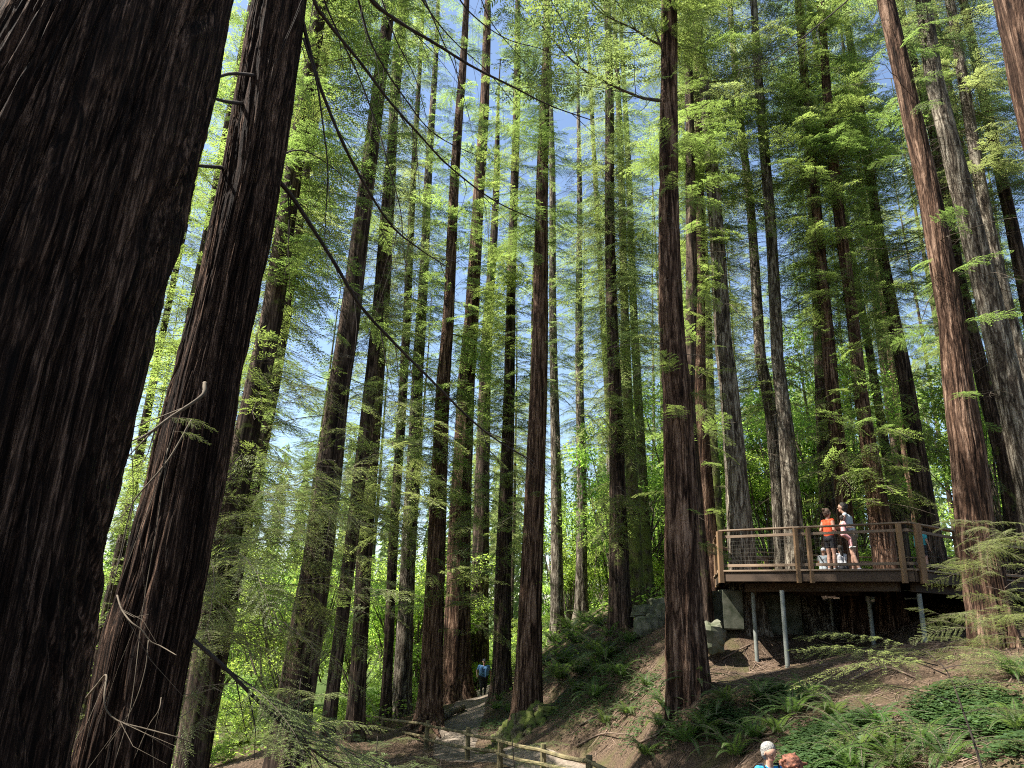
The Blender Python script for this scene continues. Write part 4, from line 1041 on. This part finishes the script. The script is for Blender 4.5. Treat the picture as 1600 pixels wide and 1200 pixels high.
FM = [fern_mesh(600+i, nf=13+2*i) for i in range(4)]
gf = 'sword ferns growing on the slope'
fern_spots = [ # px, py of the foot, size, label
 (1090,1082,1.0,'sword fern at the foot of the tall red-brown redwood, dead sticks beside it'),
 (1072,1170,1.15,'large shaded fern at the bottom, right of the pale dirt patch'),(1105,1155,1.0,'fern just right of and above the large shaded bottom fern'),
 (1010,1185,.8,'small fern at the bottom edge between fence and large shaded fern'),
 (1262,1095,1.05,'brightest sunlit fern, right of the foot of the tallest steel post'),(1240,1120,.9,'pale sunlit fern immediately below the brightest one'),
 (1215,1150,.9,'fern with upright fronds straight behind the white-haired person'),(1180,1160,.8,'fern to the upper left of the white-haired person'),(1150,1190,1.1,'dark arching fern at the left of the white-haired person'),
 (1190,1100,.85,'shaded fern left of the brightest sunlit ferns'),
 (1370,1130,.9,'dark fern behind the sapling sprays in the lower right'),(1345,1165,1.1,'wide dark fern at the bottom, left of the sapling stem'),(1400,1190,1.2,'fern at the bottom edge right below the sapling sprays'),(1330,1195,.9,'sunlit-tipped fern at the bottom, right of the curly-haired person'),
 (1440,1160,1.0,'dark fern at the bottom just left of the sapling stem'),(1585,1055,.8,'fern below the foot of the big dappled redwood'),(1590,1130,.9,'fern at the far right edge near the bottom'),
 (900,1010,1.59,'sunlit fern below the lone slender grey fir'),(930,1020,1.74,'bright fern in the middle of the patch left of the dark trunk'),(880,1035,1.45,'fern at the left edge of the patch behind the root mound'),
 (955,1000,1.45,'fern at the top of the patch against the dark trunk'),(905,1050,1.45,'shaded fern low in the patch right of the mossy boulder'),(935,1055,1.30,'shaded fern at the lower right of the patch'),(865,1010,1.59,'pale fern right beside the middle redwood trunk'),
 (900,1080,1.2,'shaded fern low on the slope right of the mossy boulder'),(930,1090,1.1,'shaded fern in the middle of the slope below the fern patch'),(970,1060,1.2,'lone shaded fern on the slope below the dark trunk'),(885,965,1.5,'topmost sunlit fern behind the middle redwood'),(935,985,1.4,'sunlit fern between the slender grey fir and the dark trunk'),
 (1010,1075,.8,'small dark fern on the slope left of the shredding redwood'),(980,1120,.8,'small fern alone on the bare slope above the fence end'),(1040,1110,.9,'fern in front of the foot of the shredding redwood'),(1135,1110,.9,'fern to the right of the shredding redwood foot'),(945,1130,.8,'small shaded fern low on the bare slope'),
 (845,1040,1.74,'arching fern right of the middle redwood, above the boulder'),(890,990,1.89,'sunlit fern at the back of the patch under the slender firs'),(860,985,1.89,'tall fern at the back left of the patch behind the middle redwood'),(915,975,1.74,'fern directly at the foot of the lone slender grey fir'),(945,1035,1.59,'sunlit fern low down at the right side of the patch'),(875,1065,1.59,'dark fern between boulder and patch'),
 (780,1098,.9,'fern on the bank just right of the walker'),(775,1112,.9,'lower fern on the bank overhanging the path'),(795,1110,.8,'fern growing between the narrow dark trunk and the root mound'),(985,1010,1.16,'fern in front of the pale sunlit rocks'),
 (1030,1140,.8,'fern in the shade left of the two large bottom ferns'),(1480,1185,.9,'fern at the bottom directly right of the sapling stem'),(1300,1110,.8,'fern between the ground cover patches right of centre'),(690,1060,.9,'fern in front of the far understorey left of the flared trunk'),
 (600,1110,1.0,'fern behind the fence under the thin dark trunk'),(650,1100,.8,'fern behind the dappled pale-footed trunk')]
def hit(px, py):
    """where the line of sight of a pixel meets the ground"""
    d = ray(px, py); Y = np.linspace(5, 80, 1600); p = d[None]*(Y/d[1])[:, None]
    g_ = ground(p[:, 0], p[:, 1], False); k = np.argmax(p[:, 2] < g_)
    if p[k, 2] >= g_[k]: return None
    return np.array([p[k, 0], p[k, 1], gz(p[k, 0], p[k, 1])])
for i, (px, py, s, lb) in enumerate(fern_spots):
    p = hit(px, py)
    if p is None: continue
    root = empty('sword_fern', tuple(p), lb, 'fern', gf)
    c = link('fronds', FM[i % 4], root, rot=(0, 0, i*1.9)); c.scale = (s, s, s)
# ------------------------------------------------------------ ground cover, litter
r = np.random.default_rng(15); pos = []
for px, py, rx, ry, n_ in [(1290,1150,45,22,2600),(1330,1135,50,20,2200),(1280,1195,50,14,2400),(1490,1095,55,30,4200),(1540,1110,55,26,3000),(1215,1095,40,25,2200),(1130,1140,40,20,1800),
        (1250,1170,30,14,1000),(930,1040,60,35,5200),(880,1010,40,35,3000),(900,1100,50,22,1800),(1000,1090,40,20,900),(1020,1150,40,18,900),(1590,1180,30,20,900),(780,1125,22,12,700)]:
    for _ in range(max(30, n_//30)):
        a = r.uniform(0, 6.28); q = math.sqrt(r.random()); p = hit(px+rx*q*math.cos(a), py+ry*q*math.sin(a))
        if p is None or float(path_dist(np.array(p[0]), np.array(p[1]))) < 1.0: continue
        sp_ = .15 if p[1] < 20 else .5
        for _ in range(20): pos.append([p[0]+r.normal(0, sp_), p[1]+r.normal(0, sp_)])
pos = np.array(pos); z = ground(pos[:, 0], pos[:, 1]) + r.uniform(.03, .16, len(pos)); n_ = len(pos)
Lp, Ld, Ln = [], [], []
for k in range(3):
    a = r.uniform(0, .6, n_)+k*2.09; Lp.append(np.column_stack([pos, z])); Ld.append(np.column_stack([np.cos(a), np.sin(a), np.full(n_, -.12)])); Ln.append(norm(r.normal(0, .25, (n_, 3))+[0, -.1, 1]))
lv = leaves(*map(np.concatenate, (Lp, Ld, Ln)), r.uniform(.04, .075, n_*3), r.uniform(.035, .06, n_*3))
tag(link('ground_cover', build_mesh('ground_cover', lv, np.arange(len(lv)).reshape(-1, 4), [M['cover']])), 'low three-leaved green ground cover in patches on the slope', 'ground cover', kind='stuff')
N = 60000; yy = r.uniform(31, 85, N); xx = yy*r.uniform(-.75, .62, N); k = (path_dist(xx, yy) > 1.5) & ((_n1(xx*.5+60, yy*.5+60) > .4) | (yy > 55)); xx, yy = xx[k], yy[k]; N = len(xx)
lv = leaves(np.column_stack([xx, yy, ground(xx, yy)+r.random(N)**1.6*.9]), norm(r.normal(0, 1, (N, 3))*[1, 1, .35]), norm(r.normal(0, .4, (N, 3))+[0, 0, 1]), r.uniform(.12, .3, N), r.uniform(.08, .2, N))
tag(link('undergrowth', build_mesh('undergrowth', lv, np.arange(len(lv)).reshape(-1, 4), [M['broad']])), 'bright leafy undergrowth covering the ground beyond the path', 'undergrowth', kind='stuff')
# fallen twigs and needle litter, seen all over the slope
N = 9000; x = np.concatenate([r.uniform(-4, 13, N), r.uniform(-12, 13, 1500)]); y = np.concatenate([r.uniform(9, 30, N), r.uniform(28, 42, 1500)]); N = len(x)
k = path_dist(x, y) > r.uniform(.5, 1.6, N); x, y = x[k], y[k]; N = len(x)
az = r.uniform(0, 6.28, N); L = r.gamma(2.0, .14, N)+.05
x2, y2 = x+np.cos(az)*L, y+np.sin(az)*L
z1, z2 = ground(x, y)+.012, ground(x2, y2)+r.uniform(.005, .05, N)
v, q = stems(np.column_stack([x, y, z1]), np.column_stack([x2, y2, z2]), r.uniform(.003, .010, N)+L*.006, r.uniform(.002, .005, N))
tag(link('stick_litter', build_mesh('stick_litter', v, q, [M['stone_litter']])), 'fallen twigs and dry sticks scattered over the slope', 'twigs', kind='stuff')
N = 90000; x, y = r.uniform(-6, 14, N), r.uniform(8.5, 30, N); k = path_dist(x, y) > r.uniform(.2, 1.4, N); x, y = x[k], y[k]; N = len(x)
az = r.uniform(0, 6.28, N)
lv = leaves(np.column_stack([x, y, ground(x, y)+r.uniform(.004, .03, N)]), np.column_stack([np.cos(az), np.sin(az), r.normal(0, .2, N)]), norm(r.normal(0, .35, (N, 3))+[0, 0, 1]), r.uniform(.02, .09, N), r.uniform(.005, .022, N))
M['litter'] = leaf_mat('leaf_litter_mat', (.055, .04, .025), (.20, .145, .09), (.1, .06, .03), .12, .2, .9)
tag(link('leaf_litter', build_mesh('leaf_litter', lv, np.arange(len(lv)).reshape(-1, 4), [M['litter']])), 'brown fallen needles and leaf litter on the slope', 'leaf litter', kind='stuff')
gs = 'long dead branches lying on the slope'
for i, (a, b, c, rr, lb) in enumerate([((905,1138),(960,1105),(1035,1060),.03,'long pale dead branch on the slope pointing up to the tall red-brown redwood'),((1128,1025),(1165,1005),(1215,985),.025,'dead branch lying beside the short steel post'),
    ((1160,1140),(1200,1152),(1240,1125),.02,'dead branch in the ferns above the white-haired person'),((1450,1135),(1520,1128),(1590,1105),.04,'dead branch lying under the ground cover patch at right'),((1290,1175),(1330,1150),(1370,1148),.02,'dead stick among the bottom ferns'),
    ((1085,1120),(1120,1135),(1150,1145),.02,'dead stick right of the large shaded fern'),((985,1100),(1005,1085),(1050,1080),.03,'dark stick lying on the slope left of the tall shredding redwood'),((900,1170),(940,1150),(990,1150),.03,'thin dead branch low on the slope just beyond the fence'),((1140,1060),(1175,1050),(1205,1065),.025,'dead branch between the two nearest steel posts'),((1000,1165),(1030,1150),(1045,1120),.025,'crooked dead stick on the slope above the bottom edge'),((1330,1060),(1380,1045),(1430,1050),.03,'dead branch on the bare soil below the deck'),((1040,1085),(1060,1100),(1120,1065),.02,'dead stick around the foot of the tall red-brown redwood')]):
    pts = [hit(*q_)+[0, 0, .06] for q_ in (a, b, c)]
    o = MB().tube(catmull(pts, 6), np.linspace(rr, rr*.4, 13), 6, jit=.15).build('dead_branch', M['deadwood'] if i in (0, 2) else M['stone_litter'], None, smooth=True, loc=tuple(pts[0])); tag(o, lb, 'branch', gs)
# ------------------------------------------------------------ people
PM = {
 'skin': simple_mat('skin', (.40, .24, .17), .55, (.34, .19, .135), 12),
 'blue': simple_mat('blue_cloth', (.03, .28, .62), .8, (.02, .22, .52), 30), 'navy': simple_mat('steel_blue_cloth', (.10, .22, .42), .8, (.07, .17, .34), 30),
 'black': simple_mat('black_cloth', (.02, .02, .025), .8, (.012, .012, .015), 20), 'orange': simple_mat('orange_cloth', (.60, .075, .02), .8, (.5, .06, .02), 20),
 'grey': simple_mat('grey_cloth', (.34, .38, .40), .85, (.27, .30, .32), 20), 'khaki': simple_mat('khaki_cloth', (.22, .17, .12), .85, (.17, .13, .09), 20),
 'pink': simple_mat('pink_cloth', (.75, .38, .38), .85, (.65, .3, .3), 20), 'white': simple_mat('white_cloth', (.55, .55, .58), .85, (.45, .45, .47), 20),
 'teal': simple_mat('teal_cloth', (.05, .38, .42), .8, (.04, .28, .32), 12), 'shoe': simple_mat('shoe', (.5, .5, .48), .7, (.4, .4, .38), 12),
 'greyhair': simple_mat('white_hair', (.30, .29, .27), .8, (.12, .115, .105), 45, bump=.8), 'darkhair': simple_mat('dark_hair', (.025, .018, .014), .6, (.012, .01, .008), 40, bump=.6),
 'auburn': simple_mat('auburn_hair', (.22, .085, .05), .7, (.035, .015, .01), 20, bump=1.0), 'brownhair': simple_mat('brown_hair', (.10, .06, .04), .7, (.05, .03, .02), 40, bump=.6),
 'eye': simple_mat('eye', (.03, .02, .02), .3), 'lips': simple_mat('lips', (.50, .18, .16), .5),
}
def capsule(a, b, ra, rb, n=14):
    a, b = np.asarray(a, float), np.asarray(b, float); d = b-a; L = np.linalg.norm(d)+1e-6; d = d/L
    ts, rs = [], []
    for k in range(5): th = math.pi/2*k/5; ts.append(-ra*math.cos(th)); rs.append(ra*math.sin(th)+1e-4)
    for k in range(7): t = k/6; ts.append(L*t); rs.append(ra+(rb-ra)*t)
    for k in range(1, 6): th = math.pi/2*k/5; ts.append(L+rb*math.sin(th)); rs.append(rb*math.cos(th)+1e-4)
    x = np.cross(d, [0, 0, 1.0] if abs(d[2]) < .9 else [1.0, 0, 0]); x /= np.linalg.norm(x); y = np.cross(d, x)
    v = [a+d*t+(x*math.cos(2*math.pi*k/n)+y*math.sin(2*math.pi*k/n))*r_ for t, r_ in zip(ts, rs) for k in range(n)]
    q = [(i*n+k, i*n+(k+1) % n, (i+1)*n+(k+1) % n, (i+1)*n+k) for i in range(len(ts)-1) for k in range(n)]
    m = len(ts); return v, q, [(0, (k+1) % n, k) for k in range(1, n-1)] + [((m-1)*n, (m-1)*n+k, (m-1)*n+k+1) for k in range(1, n-1)]
def fuse(name, caps, mats, voxel, parent, smooth_it=3):
    """caps: (a, b, ra, rb, material name) fused to one continuous skin"""
    mb = MB()
    for a, b, ra, rb, _ in caps: mb.add(*capsule(a, b, ra, rb))
    o = mb.build(name, M['rock'], None)
    md = o.modifiers.new('remesh', 'REMESH'); md.mode = 'VOXEL'; md.voxel_size = voxel
    sm = o.modifiers.new('smooth', 'SMOOTH'); sm.iterations = smooth_it; sm.factor = .5
    dg = bpy.context.evaluated_depsgraph_get(); me = bpy.data.meshes.new_from_object(o.evaluated_get(dg)); o.modifiers.clear()
    o.data = me; me.name = name; me.materials.clear()
    for m in mats: me.materials.append(PM[m])
    nf = len(me.polygons); c = np.zeros(nf*3); me.polygons.foreach_get('center', c); c = c.reshape(-1, 3); best = np.full(nf, 1e9); mi = np.zeros(nf, int)
    for a, b, ra, rb, m in caps:
        a, b = np.asarray(a, float), np.asarray(b, float); d = b-a; t = np.clip(((c-a)@d)/(d@d+1e-9), 0, 1)
        dist = np.linalg.norm(c-a-t[:, None]*d, axis=1)-(ra+(rb-ra)*t); k = dist < best; best[k] = dist[k]; mi[k] = mats.index(m)
    me.polygons.foreach_set('material_index', mi); me.polygons.foreach_set('use_smooth', np.ones(nf, bool)); me.update()
    o.parent = parent; return o
def hand(caps, w, d, side, curl=.4, s=1.0, mat='skin'):
    """palm and five fingers from wrist w along d; side = direction of the thumb"""
    w = np.asarray(w, float); d = norm(np.asarray(d, float)); th = norm(np.asarray(side, float)-d*np.dot(side, d)); nr = np.cross(d, th)
    p1 = w+d*.085*s
    for k in (-1, 0, 1): caps.append((w+d*.015*s, p1+th*.024*s*k, .017*s, .014*s, mat))
    for k, L in enumerate((.068, .078, .073, .058)):
        b = p1+th*(.031-.0205*k)*s; e1 = b+norm(d+nr*curl*.6)*L*.5*s; e2 = e1+norm(d+nr*curl*1.8)*L*.5*s
        caps.append((b, e1, .0095*s, .009*s, mat)); caps.append((e1, e2, .009*s, .0075*s, mat))
    b = w+d*.03*s+th*.025*s; e1 = b+norm(d*.7+th*.8)*.035*s; e2 = e1+norm(d+th*.25+nr*curl)*.03*s
    caps.append((b, e1, .0115*s, .0105*s, mat)); caps.append((e1, e2, .0105*s, .009*s, mat))
def person(loc, yaw, H, label, top, bottom, hair, J=None, sleeve='short', legs='long', hairstyle='short', group=None, voxel=.011, look=0.0, tilt=0.0, female=False, shoes='shoe', torso_w=1.0, face=True):
    """local frame: +y is where the body faces, z up, unit figure 1.75 m tall, feet at 0"""
    j = dict(pelvis=(0, 0, .93), chest=(0, 0, 1.27), neck=(0, 0, 1.47), head=(0, .015, 1.63), shR=(.18, 0, 1.42), shL=(-.18, 0, 1.42), elR=(.24, -.03, 1.14), elL=(-.24, -.03, 1.14), haR=(.25, .06, .90), haL=(-.25, .06, .90),
             hiR=(.09, 0, .90), hiL=(-.09, 0, .90), knR=(.10, .03, .49), knL=(-.10, .03, .49), anR=(.10, 0, .09), anL=(-.10, 0, .09))
    if J: j.update(J)
    j = {k: np.array(v, float) for k, v in j.items()}; s = H/1.75; w = torso_w*(.9 if female else 1.0)
    root = empty('person', loc, label, 'person', group); root.rotation_euler = (0, 0, yaw); root.scale = (s, s, s)
    C = []; ch, pe, ne = j['chest'], j['pelvis'], j['neck']
    for sx in (-1, 1):
        C.append((pe+[sx*.07*w, 0, .02], ch+[sx*.075*w, 0, -.08], .105*w, .10*w, top)); C.append((ch+[sx*.075*w, 0, -.08], ch+[sx*.09*w, 0, .07], .10*w, .095*w, top))
        C.append((pe+[sx*.065*w, -.01, -.02], pe+[sx*.075*w, 0, .05], .118*w, .105*w, bottom))
    C.append((ch+[0, 0, .05], ne-[0, 0, .05], .09*w, .06, top)); C.append((ne-[0, 0, .03], j['head']-[0, 0, .06], .052, .05, 'skin'))
    hd = j['head']; fw = np.array([math.sin(look), math.cos(look), -tilt]); fw /= np.linalg.norm(fw); rt_ = norm(np.cross(fw, [0, 0, 1])); up = np.cross(rt_, fw)
    C.append((hd-fw*.02+up*.035, hd+fw*.012+up*.03, .088, .084, 'skin')); C.append((hd+up*.0, hd+fw*.035-up*.065, .075, .047, 'skin')); C.append((hd+fw*.05-up*.085, hd+fw*.055-up*.083, .033, .03, 'skin'))
    C.append((hd+fw*.085+up*.012, hd+fw*.105-up*.018, .010, .014, 'skin'))
    for sx in (-1, 1): C.append((hd+rt_*sx*.083+up*.012, hd+rt_*sx*.086-up*.02, .014, .011, 'skin'))
    for S in 'RL':
        sh, el, ha = j['sh'+S], j['el'+S], j['ha'+S]; sx = 1 if S == 'R' else -1
        C.append((ne+[0, 0, -.06], sh, .055, .058*w, top)); sl_ = sleeve
        ms = top if sl_ != 'none' else 'skin'; me_ = sh+(el-sh)*(.55 if sl_ == 'short' else 1)
        if sl_ == 'none': C.append((sh, el, .050, .038, 'skin'))
        else: C.append((sh, me_, .056, .052, top)); C.append((me_, el, .043, .038, top if sl_ == 'long' else 'skin'))
        C.append((el, ha, .038, .026, top if sl_ == 'long' else 'skin')); hand(C, ha, ha-el, np.array([0, 1.0, 0])*1+np.array([-sx*.4, 0, 0]))
        hi, kn, an = j['hi'+S], j['kn'+S], j['an'+S]; mm = hi+(kn-hi)*(.55 if legs == 'shorts' else 1); lm = bottom if legs == 'long' else 'skin'
        C.append((hi, mm, .092*w, (.075 if legs == 'shorts' else .06)*w, bottom))
        if legs == 'shorts': C.append((mm, kn, .066, .052, 'skin'))
        C.append((kn, kn+(an-kn)*.35, .052, .054, lm)); C.append((kn+(an-kn)*.35, an, .053, .036 if legs != 'long' else .045, lm))
        ft = j.get('ft'+S, an+np.array([0, .15, -.05])); C.append((an+[0, -.03, -.045], ft, .04, .034, shoes)); C.append((an, an+[0, 0, -.03], .038, .04, shoes))
    used = sorted({c[4] for c in C}); fuse('body', C, used, voxel, root)
    # hair or cap as its own mesh
    hb = []
    if hairstyle in ('short', 'curly', 'bun', 'long'):
        g_ = {'short': .012, 'curly': .035, 'bun': .012, 'long': .018}[hairstyle]
        hb = [(hd-fw*.04+up*.045, hd-fw*.022+up*.062, .086+g_, .080+g_, hair), (hd-fw*.05-up*.0, hd-fw*.045-up*.04, .075+g_, .06+g_, hair)]
        for sx in (-1, 1): hb.append((hd+rt_*sx*.03+up*.05-fw*.02, hd+rt_*sx*.048-fw*.035-up*.02, .052+g_, .038+g_, hair))
        if hairstyle == 'bun': hb.append((hd-fw*.12+up*.08, hd-fw*.14+up*.09, .045, .04, hair))
        if hairstyle == 'long': hb.append((hd-fw*.06, hd-fw*.09-up*.22, .08, .05, hair))
        if hairstyle == 'curly':
            rr = np.random.default_rng(4)
            for _ in range(110):
                d_ = norm(rr.normal(0, 1, 3)); 
                if np.dot(d_, fw) > .55 and np.dot(d_, up) < .5: continue
                c_ = hd+up*.03-fw*.02+d_*.112; hb.append((c_, c_+rr.normal(0, .03, 3), .022, .015, hair))
        fuse('hair', hb, [hair], .009, root, 1)
    elif hairstyle == 'cap':
        hb = [(hd-fw*.02+up*.06, hd+fw*.0+up*.062, .093, .09, hair), (hd+fw*.08+up*.055, hd+fw*.15+up*.045, .05, .035, hair)]
        fuse('cap', hb, [hair], .009, root, 1)
    if face:
        e = MB()
        for sx in (-1, 1): e.add(*capsule(hd+fw*.082+rt_*sx*.031+up*.018, hd+fw*.083+rt_*sx*.034+up*.018, .0105, .0105, 8))
        e.build('eyes', PM['eye'], None, True).parent = root
        e = MB(); e.add(*capsule(hd+fw*.083-rt_*.02-up*.055, hd+fw*.083+rt_*.02-up*.055, .0075, .0075, 8)); e.build('mouth', PM['lips'], None, True).parent = root
    return root, j
def att(name, caps, parent, mat, voxel=.01): return fuse(name, [(a, b, ra, rb, mat) for a, b, ra, rb in caps], [mat], voxel, parent, 2)

def on_ground(px, Y):
    p = P(px, 1000, Y); return (p[0], p[1], gz(p[0], p[1]))
# walker on the path, coming towards us
wx = P(754, 1093, 38)
wk, j = person((wx[0], wx[1], gz(wx[0], wx[1])+.03), math.pi+.1, 1.76, 'person in blue shirt, dark trousers and cap walking down the path with a stick', 'navy', 'black', 'black',
   J=dict(knR=(.10, .14, .50), anR=(.09, .02, .12), knL=(-.10, .0, .49), anL=(-.10, -.14, .11), elR=(.36, .0, 1.18), haR=(.34, .22, 1.02), elL=(-.34, -.04, 1.16), haL=(-.33, .06, .92), shR=(.22,0,1.42), shL=(-.22,0,1.42)), hairstyle='cap', voxel=.013, torso_w=1.4)
st = MB(); st.tube([(.25, .24, 1.25), (.36, .42, .0)], [.014, .011], 6); st = st.build('walking_stick', M['deadwood'], None); st.parent = None
st.matrix_world = Matrix.Translation(wk.location) @ Matrix.Rotation(wk.rotation_euler[2], 4, 'Z'); tag(st, 'pale walking stick held by the person on the path', 'walking stick')
# two people at the bottom edge
w1 = P(1200, 1162, 10.2)
p1, j = person((w1[0], w1[1], w1[2]-1.60), math.radians(194), 1.60, 'white-haired person in a bright blue shirt with dark backpack straps, smiling at the bottom edge', 'blue', 'khaki', 'greyhair', hairstyle='short', look=-.2, tilt=.3, female=True, voxel=.008)
for sx in (-1, 1): att('backpack_strap', [((sx*.11, -.10, 1.47), (sx*.12, .03, 1.50), .014, .014), ((sx*.12, .03, 1.50), (sx*.11, .115, 1.38), .014, .014), ((sx*.11, .115, 1.38), (sx*.12, .12, 1.15), .022, .02)], p1, 'black', .008)
bp = att('backpack', [((-.10, -.19, .95), (-.10, -.19, 1.24), .10, .09), ((.10, -.19, .95), (.10, -.19, 1.24), .10, .09)], p1, 'black', .015)
w2 = P(1237, 1180, 9.2)
p2, j = person((w2[0], w2[1], w2[2]-1.64), math.radians(150), 1.62, 'person with bushy auburn curly hair at the bottom edge, right of the white-haired person', 'khaki', 'black', 'auburn', hairstyle='curly', look=math.radians(25), tilt=.75, voxel=.009, J=dict(head=(0, .03, 1.62)))
# people on the deck
def dk(px, Y): p = deck_pt(px, Y, DZ+.003); return (p[0], p[1], DZ+.003)
person(dk(1301, 18.9), math.radians(-70), 1.62, 'person in an orange sleeveless top and dark shorts standing at the deck railing', 'orange', 'black', 'brownhair', sleeve='none', legs='shorts', hairstyle='bun', female=True, tilt=.1,
   J=dict(elL=(-.22, -.07, 1.16), haL=(-.20, .10, 1.0), elR=(.22, -.02, 1.15), haR=(.18, .18, 1.05)))
pm, j = person(dk(1338, 18.7), math.radians(55), 1.80, 'tall dark-haired person in grey sleeveless top leaning forward at the deck railing', 'grey', 'khaki', 'darkhair', sleeve='none', legs='shorts', hairstyle='short', shoes='white',
   J=dict(chest=(0, .06, 1.27), neck=(0, .11, 1.46), head=(0, .17, 1.61), shR=(.18, .09, 1.41), shL=(-.19, .09, 1.41), elR=(.25, .22, 1.16), haR=(.12, .42, 1.10), elL=(-.26, .20, 1.14), haL=(-.12, .42, 1.08), anL=(-.11, -.10, .09), anR=(.11, .08, .09)))
att('waist_bag', [((-.15, -.09, 1.0), (.15, -.09, 1.0), .05, .05)], pm, 'black')
c0 = dk(1325, 18.55)
person((c0[0], c0[1], DZ+.42), math.radians(-100), 1.0, 'small child in pink held up against the railing by the tall person', 'pink', 'pink', 'darkhair', hairstyle='short', voxel=.016, J=dict(knR=(.10, .22, .72), anR=(.10, .25, .40), knL=(-.10, .20, .70), anL=(-.12, .25, .38), elR=(.26, .1, 1.2), haR=(.22, .3, 1.2)))
sit = dict(pelvis=(0, -.05, .30), chest=(0, .03, .62), neck=(0, .06, .82), head=(0, .08, .98), shR=(.18, .05, .77), shL=(-.18, .05, .77), elR=(.25, .15, .52), elL=(-.25, .15, .52), haR=(.14, .36, .5), haL=(-.14, .36, .5),
           hiR=(.09, 0, .27), hiL=(-.09, 0, .27), knR=(.13, .38, .48), knL=(-.13, .38, .48), anR=(.12, .36, .09), anL=(-.12, .36, .09))
p = dk(1318, 19.3); person((p[0], p[1], DZ-.06), math.radians(10), 1.25, 'child in a white shirt with dark hair sitting on the deck, back to us', 'white', 'black', 'darkhair', J=sit, hairstyle='long', face=False, voxel=.013)
p = dk(1289, 19.5); pc_, j = person((p[0], p[1], DZ-.06), math.radians(-40), 1.15, 'child in white cap and grey shirt sitting on the deck beside the standing people', 'grey', 'grey', 'white', J=sit, hairstyle='cap', face=False, voxel=.013)
att('bag_strap', [((-.15, -.08, .8), (.13, -.14, .35), .02, .02)], pc_, 'black')
pt, j = person(dk(1446, 18.0), math.radians(-60), 1.16, 'child with a teal backpack standing behind the right double posts of the deck', 'teal', 'black', 'brownhair', hairstyle='short', legs='shorts', voxel=.014)
att('backpack', [((0, -.19, 1.02), (0, -.19, 1.36), .15, .12)], pt, 'teal', .014)
